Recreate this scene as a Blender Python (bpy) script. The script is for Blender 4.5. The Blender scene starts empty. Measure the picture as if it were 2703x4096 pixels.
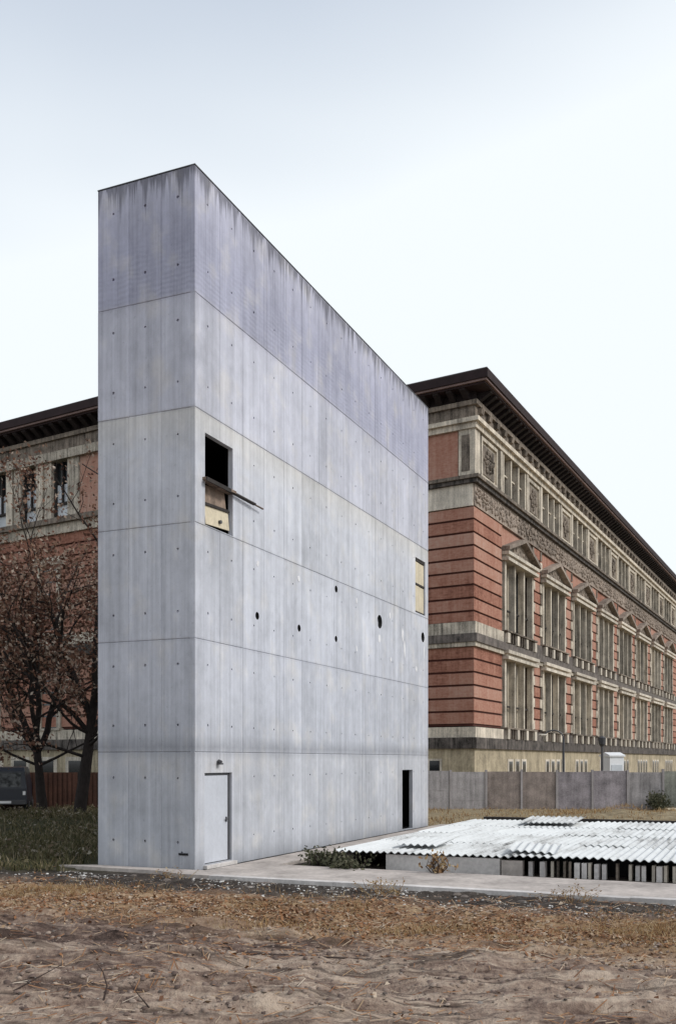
import bpy, math, random
import numpy as np
from mathutils import Vector, Matrix
from mathutils.geometry import tessellate_polygon

scene = bpy.context.scene
R = math.radians
random.seed(7); rng = np.random.default_rng(11)

# ------------------------------------------------------------------ camera, sky, sun
EYE = 2.52
cam = bpy.data.cameras.new('camera'); cam_o = bpy.data.objects.new('camera', cam)
scene.collection.objects.link(cam_o); scene.camera = cam_o
cam_o.location = (0, 0, EYE); cam_o.rotation_euler = (R(90), 0, 0)
cam.sensor_fit = 'HORIZONTAL'; cam.sensor_width = 24; cam.lens = 35
cam.shift_y = 0.368; cam.clip_end = 3000; cam.clip_start = 0.05

SUN_AZ, SUN_EL = R(112), R(38)          # clockwise from +Y, elevation
w = bpy.data.worlds.new('World'); scene.world = w; w.use_nodes = True
nt = w.node_tree; nt.nodes.clear()
n_out = nt.nodes.new('ShaderNodeOutputWorld'); n_bg = nt.nodes.new('ShaderNodeBackground')
n_sky = nt.nodes.new('ShaderNodeTexSky'); n_sky.sky_type = 'NISHITA'; n_sky.sun_disc = False
n_sky.sun_elevation = SUN_EL; n_sky.sun_rotation = SUN_AZ
n_sky.air_density = 1.0; n_sky.dust_density = 4.0; n_sky.ozone_density = 1.2
n_mix = nt.nodes.new('ShaderNodeMix'); n_mix.data_type = 'RGBA'
n_mix.inputs[7].default_value = (4.75, 5.03, 5.22, 1)       # thin even cloud veil
n_tc = nt.nodes.new('ShaderNodeTexCoord'); n_map = nt.nodes.new('ShaderNodeMapping')
n_map.inputs['Scale'].default_value = (1.0, 1.0, 2.2)
n_cl = nt.nodes.new('ShaderNodeTexNoise'); n_cl.inputs['Scale'].default_value = 1.6; n_cl.inputs['Detail'].default_value = 3
nt.links.new(n_tc.outputs['Generated'], n_map.inputs['Vector']); nt.links.new(n_map.outputs[0], n_cl.inputs['Vector'])
n_dot = nt.nodes.new('ShaderNodeVectorMath'); n_dot.operation = 'DOT_PRODUCT'; nt.links.new(n_tc.outputs['Generated'], n_dot.inputs[0])
n_dot.inputs[1].default_value = (.70*math.sin(SUN_AZ), .70*math.cos(SUN_AZ), -3.0)      # veil thins overhead and away from the sun
n_s1 = nt.nodes.new('ShaderNodeMath'); n_s1.operation = 'ADD'; n_s1.inputs[1].default_value = 2.66; nt.links.new(n_dot.outputs['Value'], n_s1.inputs[0])
n_s2 = nt.nodes.new('ShaderNodeMath'); n_s2.operation = 'MULTIPLY_ADD'; n_s2.inputs[1].default_value = .5; nt.links.new(n_cl.outputs['Fac'], n_s2.inputs[0])
n_s3 = nt.nodes.new('ShaderNodeMath'); n_s3.operation = 'SUBTRACT'; n_s3.inputs[1].default_value = .25; nt.links.new(n_s1.outputs[0], n_s3.inputs[0])
nt.links.new(n_s3.outputs[0], n_s2.inputs[2])
n_cp = nt.nodes.new('ShaderNodeClamp'); n_cp.inputs['Min'].default_value = .48; n_cp.inputs['Max'].default_value = .97
nt.links.new(n_s2.outputs[0], n_cp.inputs['Value']); nt.links.new(n_cp.outputs[0], n_mix.inputs[0])
nt.links.new(n_sky.outputs[0], n_mix.inputs[6]); nt.links.new(n_mix.outputs[2], n_bg.inputs['Color'])
nt.links.new(n_bg.outputs[0], n_out.inputs['Surface'])
n_bg.inputs['Strength'].default_value = 0.1

sl = bpy.data.lights.new('sun', 'SUN'); so = bpy.data.objects.new('sun', sl); scene.collection.objects.link(so)
sl.energy = 1.0; sl.angle = R(14); sl.color = (1.0, .97, .93)
sd = Vector((math.sin(SUN_AZ)*math.cos(SUN_EL), math.cos(SUN_AZ)*math.cos(SUN_EL), math.sin(SUN_EL)))
so.rotation_euler = sd.to_track_quat('Z', 'Y').to_euler(); so.location = sd*80
vs = scene.view_settings
vs.view_transform = 'Standard'; vs.look = 'None'; vs.gamma = 1; vs.exposure = 1.0; vs.use_curve_mapping = False

# ------------------------------------------------------------------ helpers
class MB:
    def __init__(s): s.v = []; s.f = []
    def box(s, x0, x1, y0, y1, z0, z1):
        b = len(s.v)
        s.v += [(x0,y0,z0),(x1,y0,z0),(x1,y1,z0),(x0,y1,z0),(x0,y0,z1),(x1,y0,z1),(x1,y1,z1),(x0,y1,z1)]
        s.f += [(b,b+3,b+2,b+1),(b+4,b+5,b+6,b+7),(b,b+1,b+5,b+4),(b+1,b+2,b+6,b+5),(b+2,b+3,b+7,b+6),(b+3,b,b+4,b+7)]
        return s
    def prism(s, pts, z0, z1):                    # footprint polygon, counter-clockwise
        b = len(s.v); n = len(pts)
        s.v += [(p[0],p[1],z0) for p in pts] + [(p[0],p[1],z1) for p in pts]
        s.f += [tuple(b+i for i in reversed(range(n))), tuple(b+n+i for i in range(n))]
        for i in range(n):
            j = (i+1) % n; s.f.append((b+i,b+j,b+n+j,b+n+i))
        return s
    def profile(s, prof, x0, x1):                 # (y,z) outline swept along x
        b = len(s.v); n = len(prof)
        s.v += [(x0,p[0],p[1]) for p in prof] + [(x1,p[0],p[1]) for p in prof]
        s.f += [tuple(b+i for i in range(n)), tuple(b+n+i for i in reversed(range(n)))]
        for i in range(n):
            j = (i+1) % n; s.f.append((b+j,b+i,b+n+i,b+n+j))
        return s
    def tube(s, path, rad, k=7, cap=True):
        b = len(s.v); n = len(path)
        path = [Vector(p) for p in path]
        for i, p in enumerate(path):
            d = (path[min(i+1,n-1)] - path[max(i-1,0)]).normalized()
            a = d.cross(Vector((0,0,1)));
            if a.length < .05: a = d.cross(Vector((1,0,0)))
            a.normalize(); c = a.cross(d)
            r = rad[i] if hasattr(rad, '__len__') else rad
            for q in range(k):
                t = 2*math.pi*q/k; s.v.append(tuple(p + (a*math.cos(t)+c*math.sin(t))*r))
        for i in range(n-1):
            for q in range(k):
                q2 = (q+1) % k; s.f.append((b+i*k+q, b+i*k+q2, b+(i+1)*k+q2, b+(i+1)*k+q))
        if cap:
            s.f.append(tuple(b+q for q in range(k))); s.f.append(tuple(b+(n-1)*k+q for q in reversed(range(k))))
        return s
    def lump(s, c, r, k=6, rot=0., rnd=None):     # uneven rounded knob
        b = len(s.v); cx,cy,cz = c; rx,ry,rz = r
        rnd = rnd or random
        rings = [(-.75,.62),(0,1),(.75,.62)]
        for (h,q) in rings:
            for i in range(k):
                t = 2*math.pi*i/k + rot; j = rnd.uniform(.78,1.2)
                s.v.append((cx+math.cos(t)*rx*q*j, cy+math.sin(t)*ry*q*j, cz+h*rz*rnd.uniform(.85,1.15)))
        for g in range(2):
            for i in range(k):
                j = (i+1) % k; s.f.append((b+g*k+i,b+g*k+j,b+(g+1)*k+j,b+(g+1)*k+i))
        s.f.append(tuple(b+i for i in reversed(range(k)))); s.f.append(tuple(b+2*k+i for i in range(k)))
        return s
    def mesh(s, name, mat, smooth=False):
        m = bpy.data.meshes.new(name); m.from_pydata(s.v, [], s.f); m.update()
        if mat: m.materials.append(mat)
        if smooth: m.polygons.foreach_set('use_smooth', [True]*len(m.polygons))
        return m

def obj(name, mesh, parent=None, loc=(0,0,0), rz=0., mat=None, smooth=False):
    if isinstance(mesh, MB): mesh = mesh.mesh(name, mat, smooth)
    o = bpy.data.objects.new(name, mesh); scene.collection.objects.link(o)
    o.location = loc; o.rotation_euler = (0,0,rz)
    if parent: o.parent = parent
    return o
def tag(o, label=None, cat=None, group=None, kind=None):
    if label: o['label'] = label
    if cat: o['category'] = cat
    if group: o['group'] = group
    if kind: o['kind'] = kind
    return o
def empty(name, loc, rz=0.):
    o = bpy.data.objects.new(name, None); scene.collection.objects.link(o)
    o.location = loc; o.rotation_euler = (0,0,rz); o.empty_display_size = .3
    return o
def bulk(name, verts, faces_n, mat, smooth=False):
    """verts (N,3) grouped in consecutive polygons of faces_n corners"""
    n = len(verts)//faces_n
    m = bpy.data.meshes.new(name)
    m.vertices.add(len(verts)); m.vertices.foreach_set('co', np.asarray(verts, np.float32).ravel())
    m.loops.add(n*faces_n); m.loops.foreach_set('vertex_index', np.arange(n*faces_n, dtype=np.int32))
    m.polygons.add(n); m.polygons.foreach_set('loop_start', np.arange(0, n*faces_n, faces_n, dtype=np.int32))
    m.materials.append(mat); m.update(calc_edges=True); m.validate()
    return m

# value noise in numpy
_perm = rng.random((256,256))
def vnoise(x, y):
    xi = np.floor(x).astype(int); yi = np.floor(y).astype(int); fx = x-xi; fy = y-yi
    fx = fx*fx*(3-2*fx); fy = fy*fy*(3-2*fy)
    a = _perm[xi & 255, yi & 255]; b = _perm[(xi+1) & 255, yi & 255]
    c = _perm[xi & 255, (yi+1) & 255]; d = _perm[(xi+1) & 255, (yi+1) & 255]
    return (a*(1-fx)+b*fx)*(1-fy)+(c*(1-fx)+d*fx)*fy - .5
def fbm(x, y, o=4):
    s = 0; a = 1
    for i in range(o): s = s + a*vnoise(x*2**i+17.3*i, y*2**i+5.1*i); a *= .5
    return s

# ------------------------------------------------------------------ materials
class NT:
    def __init__(s, name):
        s.m = bpy.data.materials.new(name); s.m.use_nodes = True; s.t = s.m.node_tree; s.t.nodes.clear()
        s.out = s.n('ShaderNodeOutputMaterial'); s.b = s.n('ShaderNodeBsdfPrincipled')
        s.l(s.b.outputs[0], s.out.inputs['Surface'])
    def n(s, t, **k):
        x = s.t.nodes.new(t)
        for a, v in k.items(): setattr(x, a, v)
        return x
    def l(s, a, b): s.t.links.new(a, b)
    def put(s, v, i):
        if isinstance(v, (int, float)): i.default_value = v
        elif isinstance(v, tuple): i.default_value = v if len(v) == len(i.default_value) else (*v, 1)
        else: s.l(v, i)
    def math(s, op, a, b=0., c=None, clamp=False):
        x = s.n('ShaderNodeMath', operation=op, use_clamp=clamp); s.put(a, x.inputs[0]); s.put(b, x.inputs[1])
        if c is not None: s.put(c, x.inputs[2])
        return x.outputs[0]
    def noise(s, vec, scale, detail=3., rough=.55, dist=0.):
        x = s.n('ShaderNodeTexNoise'); x.inputs['Scale'].default_value = scale; x.inputs['Detail'].default_value = detail
        x.inputs['Roughness'].default_value = rough; x.inputs['Distortion'].default_value = dist
        if vec is not None: s.l(vec, x.inputs['Vector'])
        return x.outputs['Fac']
    def rng(s, v, a, b, c=0., d=1., smooth=False):
        x = s.n('ShaderNodeMapRange', interpolation_type='SMOOTHSTEP' if smooth else 'LINEAR')
        s.put(v, x.inputs[0])
        for i, q in enumerate((a,b,c,d)): s.put(q, x.inputs[i+1])
        return x.outputs[0]
    def mix(s, f, a, b, blend='MIX'):
        x = s.n('ShaderNodeMix', data_type='RGBA', blend_type=blend); s.put(f, x.inputs[0]); s.put(a, x.inputs[6]); s.put(b, x.inputs[7])
        return x.outputs[2]
    def ramp(s, f, stops):
        x = s.n('ShaderNodeValToRGB'); e = x.color_ramp.elements
        while len(e) < len(stops): e.new(.5)
        for i, (p, c) in enumerate(stops): e[i].position = p; e[i].color = (*c, 1)
        s.l(f, x.inputs[0]); return x.outputs[0]
    def scale(s, v, sc):
        x = s.n('ShaderNodeMapping'); x.inputs['Scale'].default_value = sc; s.l(v, x.inputs['Vector']); return x.outputs[0]
    def xyz(s, v):
        x = s.n('ShaderNodeSeparateXYZ'); s.l(v, x.inputs[0]); return x.outputs
    def comb(s, a, b, c):
        x = s.n('ShaderNodeCombineXYZ'); s.put(a, x.inputs[0]); s.put(b, x.inputs[1]); s.put(c, x.inputs[2]); return x.outputs[0]
    def bump(s, h, strength=.4, dist=.02):
        x = s.n('ShaderNodeBump'); x.inputs['Strength'].default_value = strength; x.inputs['Distance'].default_value = dist
        s.l(h, x.inputs['Height']); s.l(x.outputs[0], s.b.inputs['Normal'])
    def fin(s, col, rough=.85, spec=.3, metal=0.):
        s.put(col, s.b.inputs['Base Color']); s.put(rough, s.b.inputs['Roughness'])
        s.b.inputs['Specular IOR Level'].default_value = spec; s.b.inputs['Metallic'].default_value = metal
        return s.m
    def pos(s): return s.n('ShaderNodeNewGeometry').outputs['Position']
    def isl(s): return s.n('ShaderNodeNewGeometry').outputs['Random Per Island']
    def orand(s): return s.n('ShaderNodeObjectInfo').outputs['Random']

def mat_plain(name, col, rough=.8, var=.25, scale=2.5, spec=.3, metal=0., streak=0., bump=.15, jitter=.12):
    t = NT(name); p = t.pos()
    a = t.noise(p, scale, 4); b = t.noise(p, scale*9, 3)
    f = t.math('MULTIPLY_ADD', t.math('SUBTRACT', a, .5), 1.4, t.math('MULTIPLY', t.math('SUBTRACT', b, .5), .9))
    if streak:
        st = t.noise(t.scale(p, (5,5,.35)), 1.2, 4)
        f = t.math('ADD', f, t.math('MULTIPLY', t.math('SUBTRACT', st, .5), streak))
    f = t.math('ADD', f, t.math('MULTIPLY', t.math('SUBTRACT', t.orand(), .5), jitter*3))
    f = t.math('ADD', t.math('MULTIPLY', f, var*2), 1.0)
    f = t.math('MAXIMUM', f, .25)
    c = t.mix(1., col, t.comb(f, f, f), 'MULTIPLY')
    if bump: t.bump(b, bump, .02)
    return t.fin(c, rough, spec, metal)

M = {}
M['stone_light'] = mat_plain('stone_light', (.45,.40,.33), .85, .55, 1.3, streak=1.8)
M['stone_mid2'] = mat_plain('stone_worn', (.25,.205,.17), .85, .6, 1.5, streak=1.2)
M['stone_mid'] = mat_plain('stone_mid', (.175,.145,.118), .85, .75, 1.6, streak=1.6)
M['stone_dark'] = mat_plain('stone_dark', (.095,.082,.074), .85, .9, 2.2, streak=1.6)
M['stone_white'] = mat_plain('stone_white', (.50,.45,.38), .8, .42, 1.2, streak=1.6)
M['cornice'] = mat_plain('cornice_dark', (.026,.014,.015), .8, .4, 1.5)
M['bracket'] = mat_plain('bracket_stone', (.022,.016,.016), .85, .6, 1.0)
M['fascia_lip'] = mat_plain('fascia_lip', (.20,.14,.13), .8, .35, 1.5)
M['ochre'] = mat_plain('ochre_plaster', (.36,.305,.215), .9, .5, .9, streak=1.3)
M['glass'] = mat_plain('window_glass', (.018,.02,.022), .07, .2, .5, spec=.6, bump=0)
M['blind'] = mat_plain('window_blind', (.38,.33,.25), .45, .25, .8, spec=.5, streak=.6, bump=0)
M['blind_white'] = mat_plain('window_blind_white', (.52,.55,.58), .4, .15, .8, spec=.5, bump=0)
M['core'] = mat_plain('building_core', (.03,.027,.025), .9, .2, 1)
M['roof'] = mat_plain('roof_tin', (.10,.09,.09), .6, .3, .6)
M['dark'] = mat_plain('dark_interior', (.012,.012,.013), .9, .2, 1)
M['wood'] = mat_plain('weathered_wood', (.22,.165,.13), .85, .5, 2.0, streak=1.6)
M['wood_pale'] = mat_plain('pale_board', (.58,.51,.38), .8, .22, 1.5, streak=1.0)
M['wood_dark'] = mat_plain('dark_timber', (.035,.030,.028), .85, .4, 2.0)
M['door'] = mat_plain('door_paint', (.50,.52,.57), .5, .12, 1.2, spec=.4, streak=.5, bump=.03)
M['metal_dark'] = mat_plain('dark_metal', (.05,.05,.055), .5, .3, 3, spec=.5)
M['apron'] = mat_plain('apron_concrete', (.45,.40,.365), .9, .42, 1.0)
M['kerb'] = mat_plain('kerb_concrete', (.52,.49,.47), .9, .36, 1.4)
M['fence_grey'] = mat_plain('fence_grey', (.25,.235,.235), .9, .5, 1.6, streak=1.3)
M['fence_brown'] = mat_plain('fence_brown', (.24,.20,.18), .9, .5, 1.8, streak=.8)
M['fence_lilac'] = mat_plain('fence_lilac', (.27,.245,.26), .9, .5, 1.8, streak=.8)
M['fence_rust'] = mat_plain('fence_rust', (.075,.036,.026), .9, .4, 1.2, streak=.8)
M['fence_moss'] = mat_plain('fence_moss', (.22,.225,.195), .9, .5, 1.5, streak=.8)
M['post'] = mat_plain('fence_post', (.28,.26,.26), .9, .3, 2)
M['white_paint'] = mat_plain('white_paint', (.72,.73,.74), .5, .1, 1)
M['van'] = mat_plain('van_paint', (.014,.017,.026), .3, .1, 1, spec=.5, bump=0)
M['rubber'] = mat_plain('rubber', (.015,.015,.015), .9, .1, 3)
M['hole_shade'] = mat_plain('pipe_hole_shade', (.02,.02,.02), .8, .2, 3)
M['patch'] = mat_plain('mortar_patch', (.66,.66,.68), .9, .15, 4)
M['bark'] = mat_plain('bark', (.028,.022,.020), .95, .4, 5)
M['twig'] = mat_plain('twig', (.05,.035,.03), .9, .4, 8)

def mat_brick():
    t = NT('red_brick'); p = t.pos()
    a = t.noise(p, .9, 4); b = t.noise(p, 7, 3); c3 = t.noise(t.scale(p,(4,4,.4)), 1.1, 4)
    s = t.noise(t.scale(p, (3,3,13)), 1.0, 2)
    f = t.math('ADD', t.math('MULTIPLY', a, .5), t.math('MULTIPLY', b, .25)); f = t.math('ADD', f, t.math('MULTIPLY', c3, .35))
    f = t.math('ADD', f, t.math('MULTIPLY', t.math('SUBTRACT', t.orand(), .5), .26))
    f = t.math('SUBTRACT', f, t.rng(t.noise(p, .45, 5, .7), .5, .72, 0., .22))
    f = t.math('ADD', f, t.math('MULTIPLY', t.math('SUBTRACT', s, .5), .3))
    c = t.ramp(f, [(.3,(.185,.076,.052)),(.46,(.32,.152,.108)),(.62,(.395,.22,.165)),(.8,(.44,.30,.24))])
    t.bump(b, .25, .02)
    return t.fin(c, .9, .2)
M['brick'] = mat_brick()
M['brick_joint'] = mat_plain('brick_joint', (.07,.026,.020), .95, .4, 2)

def mat_leaf(name, cols, rough=.7, trans=.25):
    t = NT(name); i = t.isl(); n = t.noise(t.pos(), .35, 2)
    f = t.math('ADD', t.math('MULTIPLY', i, .75), t.math('MULTIPLY', n, .35))
    c = t.ramp(f, [(k/(len(cols)-1)*.9+.05, q) for k, q in enumerate(cols)])
    t.fin(c, rough, .25)
    tr = t.n('ShaderNodeBsdfTranslucent'); t.l(c, tr.inputs[0]); mx = t.n('ShaderNodeMixShader'); mx.inputs[0].default_value = trans
    t.l(t.b.outputs[0], mx.inputs[1]); t.l(tr.outputs[0], mx.inputs[2]); t.l(mx.outputs[0], t.out.inputs['Surface'])
    return t.m
M['leaf'] = mat_leaf('autumn_leaf', [(.035,.022,.018),(.10,.048,.034),(.16,.075,.048),(.22,.135,.09),(.46,.38,.31)])
M['grass'] = mat_leaf('rough_grass', [(.03,.03,.016),(.062,.062,.026),(.10,.095,.042),(.16,.13,.07),(.30,.25,.17)])
M['straw'] = mat_leaf('dry_grass', [(.08,.048,.026),(.20,.11,.05),(.32,.19,.085),(.40,.28,.14),(.50,.40,.25)])
M['litter'] = mat_leaf('leaf_litter', [(.05,.03,.022),(.16,.07,.033),(.28,.135,.06),(.33,.22,.13),(.46,.39,.31)], trans=.05)
M['weed'] = mat_leaf('weed_leaf', [(.035,.03,.02),(.07,.065,.03),(.11,.10,.05),(.17,.13,.09),(.33,.30,.24)])
M['chip'] = mat_leaf('pale_chip', [(.05,.045,.04),(.14,.13,.12),(.30,.28,.26),(.5,.48,.46),(.66,.65,.63)], .9, 0.)
M['bush'] = mat_leaf('bush_leaf', [(.03,.035,.018),(.06,.065,.035),(.10,.10,.06),(.17,.16,.11)])
M['stone'] = mat_leaf('rubble_stone', [(.03,.024,.021),(.06,.048,.042),(.11,.09,.078),(.18,.155,.138),(.36,.33,.30)], .95, 0.)

# ------------------------------------------------------------------ frames
TA = R(90-23.4); T0 = Vector((-3.23, 22.26, 0))       # tower corner, x axis along the long face, y inwards
TU = Vector((math.cos(TA), math.sin(TA), 0)); TV = Vector((-math.sin(TA), math.cos(TA), 0))
TL, TW, TH = 16.8, 2.67, 16.0
LZ = [0, 2.71, 5.29, 7.92, 10.53, 13.13, 16.0]

# ------------------------------------------------------------------ ground
def g_height(x, y):
    x = np.asarray(x, float); y = np.asarray(y, float)
    rx, ry = x-T0.x, y-T0.y
    u = rx*TU.x+ry*TU.y; v = rx*TV.x+ry*TV.y
    front = np.clip((-u-.9)/11, 0, 1)
    h = .42*front**1.4 - .05*np.exp(-((u+1.9)/1.1)**2)*(1/(1+np.exp((v-1)*1.2)))
    near = np.clip((-u-.75)/.6, .12, 1)*(u < -.6)*np.clip((40-np.abs(x))/20, 0, 1)
    h = h + near*(.11*fbm(x*.33, y*.5, 3)+.10*fbm(x*1.1, y*2.2, 3)+.085*fbm(x*3.2, y*6.5, 3))
    for (y0, k, a, ph, dep, wd) in ((9.2,-.05,.25,.4,.12,.11),(10.3,-.10,.3,1.0,.13,.12),(11.1,-.09,.3,1.4,.12,.12),(12.5,-.07,.35,2.2,.13,.14),
                            (13.4,-.09,.3,2.6,.10,.13),(14.6,-.06,.4,.2,.09,.15),(15.6,-.1,.3,3.2,.08,.15),(8.5,.06,.2,3.2,.11,.1)):
        d = y-(y0+k*x+a*np.sin(x*.38+ph)+.12*np.sin(x*1.3+ph*2))
        m = .5+1.1*vnoise(x*.55+y0*3, y*0+y0)
        h = h - dep*np.clip(m, .1, 1)*np.exp(-(d/wd)**2) + dep*.55*np.clip(m, .1, 1)*np.exp(-((np.abs(d)-wd*2)/(wd*.8))**2)
    # rough bank left of the tower, mounds by the far fence
    h = h + .35*np.exp(-((x+12)/6)**2-((y-37)/8)**2)*(.8+.6*fbm(x*.5, y*.5, 3))
    h = h + .45*np.exp(-((x-13.5)/3.5)**2-((y-43)/3.0)**2)*(.9+1.2*fbm(x*.7, y*.7, 3))
    far = (u > 14)*1.0
    h = h + far*.06*fbm(x*.6, y*.6, 3)
    inside = (u > -1.0)&(v < 3.0)&(u < 16.5)&(v > -16)
    h = np.where(inside, np.minimum(h, -.03), h)
    return h
def axis(fine0, fine1, step, lo, hi):
    a = list(np.arange(fine0, fine1+1e-6, step)); s = step; p = a[-1]
    while p < hi: s *= 1.16; p += s; a.append(min(p, hi))
    s = step; p = a[0]; b = []
    while p > lo: s *= 1.16; p -= s; b.append(max(p, lo))
    return np.array(b[::-1]+a)
gx = axis(-9, 9.5, .07, -900, 900); gy = axis(6.5, 22, .06, -300, 1400)
X, Y = np.meshgrid(gx, gy); Z = g_height(X, Y)
nx, ny = len(gx), len(gy)
gm = bpy.data.meshes.new('ground')
gm.vertices.add(nx*ny); gm.vertices.foreach_set('co', np.stack([X,Y,Z], -1).astype(np.float32).ravel())
ii, jj = np.meshgrid(np.arange(nx-1), np.arange(ny-1)); a0 = (jj*nx+ii).ravel()
q = np.stack([a0, a0+1, a0+nx+1, a0+nx], -1).astype(np.int32)
gm.loops.add(q.size); gm.loops.foreach_set('vertex_index', q.ravel()); gm.polygons.add(len(q))
gm.polygons.foreach_set('loop_start', np.arange(0, q.size, 4, dtype=np.int32))
gm.update(calc_edges=True); gm.polygons.foreach_set('use_smooth', [True]*len(q))
def mat_ground():
    t = NT('bare_earth'); p = t.pos(); x, y, z = t.xyz(p)
    sc = t.scale(p, (.45,1.3,1)); a = t.noise(sc, .9, 5, .6); b = t.noise(p, 14, 4, .65); c = t.noise(t.scale(p,(1.5,4.5,1)), 1.6, 5, .65, .4)
    f = t.math('ADD', t.math('MULTIPLY', a, .50), t.math('ADD', t.math('MULTIPLY', b, .22), t.math('MULTIPLY', c, .40)))
    f = t.math('ADD', f, t.rng(t.math('SUBTRACT', x, t.math('MULTIPLY', y, .12)), -5., 1.5, -.035, .02))
    earth = t.ramp(f, [(.41,(.034,.023,.019)),(.49,(.125,.085,.068)),(.56,(.25,.184,.143)),(.67,(.42,.335,.262))])
    fy = t.math('ADD', y, t.math('MULTIPLY', x, .07)); fw = t.math('ADD', fy, t.math('MULTIPLY', t.math('SUBTRACT', t.noise(p, .22, 2), .5), .9))
    ln = t.noise(t.comb(t.math('MULTIPLY', x, .13), t.math('MULTIPLY', fw, 2.6), 0.), 1.0, 4, .55)
    fur = t.math('MULTIPLY', t.rng(t.math('ABSOLUTE', t.math('SUBTRACT', ln, .5)), .0, .026, 1., 0.), t.rng(t.noise(t.scale(p, (.6,1.6,1)), 1.2, 4), .46, .62, 0., .85))
    earth = t.mix(fur, earth, (.035,.023,.019))
    rut_shade = t.noise(t.comb(t.math('MULTIPLY', x, .55), t.math('MULTIPLY', fw, 4.2), 0.), 1.0, 5, .62, .25)
    earth = t.mix(t.rng(rut_shade, .53, .63, 0., .78), earth, (.048,.032,.026))  # dark lines and streaks paint the shadows of the wheel ruts into the earth
    # dry litter band that runs in front of the slab
    yy = t.math('ADD', y, t.math('MULTIPLY', x, .432)); yy = t.math('ADD', yy, t.math('MULTIPLY', t.math('SUBTRACT', t.noise(p, .8, 4), .5), 2.6))
    band = t.math('MULTIPLY', t.rng(yy, 11.8, 14.4, 0, 1, True), t.rng(yy, 16.6, 17.8, 1, 0, True))
    n2 = t.noise(p, 2.6, 5, .7)
    dry = t.ramp(n2, [(.33,(.075,.042,.026)),(.48,(.25,.145,.075)),(.66,(.42,.30,.175))])
    col = t.mix(t.math('MULTIPLY', band, .75), earth, dry)
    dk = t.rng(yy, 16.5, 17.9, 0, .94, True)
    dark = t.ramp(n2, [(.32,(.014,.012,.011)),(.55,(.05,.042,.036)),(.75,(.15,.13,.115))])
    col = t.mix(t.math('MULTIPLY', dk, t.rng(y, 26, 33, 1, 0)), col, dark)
    # far field: straw on the right, weeds on the left
    straw = t.ramp(n2, [(.3,(.13,.095,.055)),(.6,(.32,.26,.165)),(.8,(.42,.36,.26))])
    weed = t.ramp(n2, [(.3,(.022,.022,.012)),(.6,(.06,.058,.028)),(.8,(.12,.1,.06))])
    far = t.mix(t.rng(x, -5, 1, 0, 1), weed, straw)
    lefty = t.rng(t.math('SUBTRACT', y, t.math('MULTIPLY', x, 0)), 21.5, 24, 0, 1, True)
    leftx = t.rng(x, -4.5, -5.5, 0, 1)
    col = t.mix(t.math('MAXIMUM', t.math('MULTIPLY', lefty, leftx), t.rng(y, 30, 34, 0, 1)), col, far)
    t.bump(t.math('SUBTRACT', t.math('ADD', b, t.math('MULTIPLY', c, .6)), t.math('MULTIPLY', fur, .5)), .8, .06)
    return t.fin(col, .95, .15)
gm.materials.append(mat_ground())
ground = obj('ground', gm); tag(ground, kind='structure')

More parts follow.
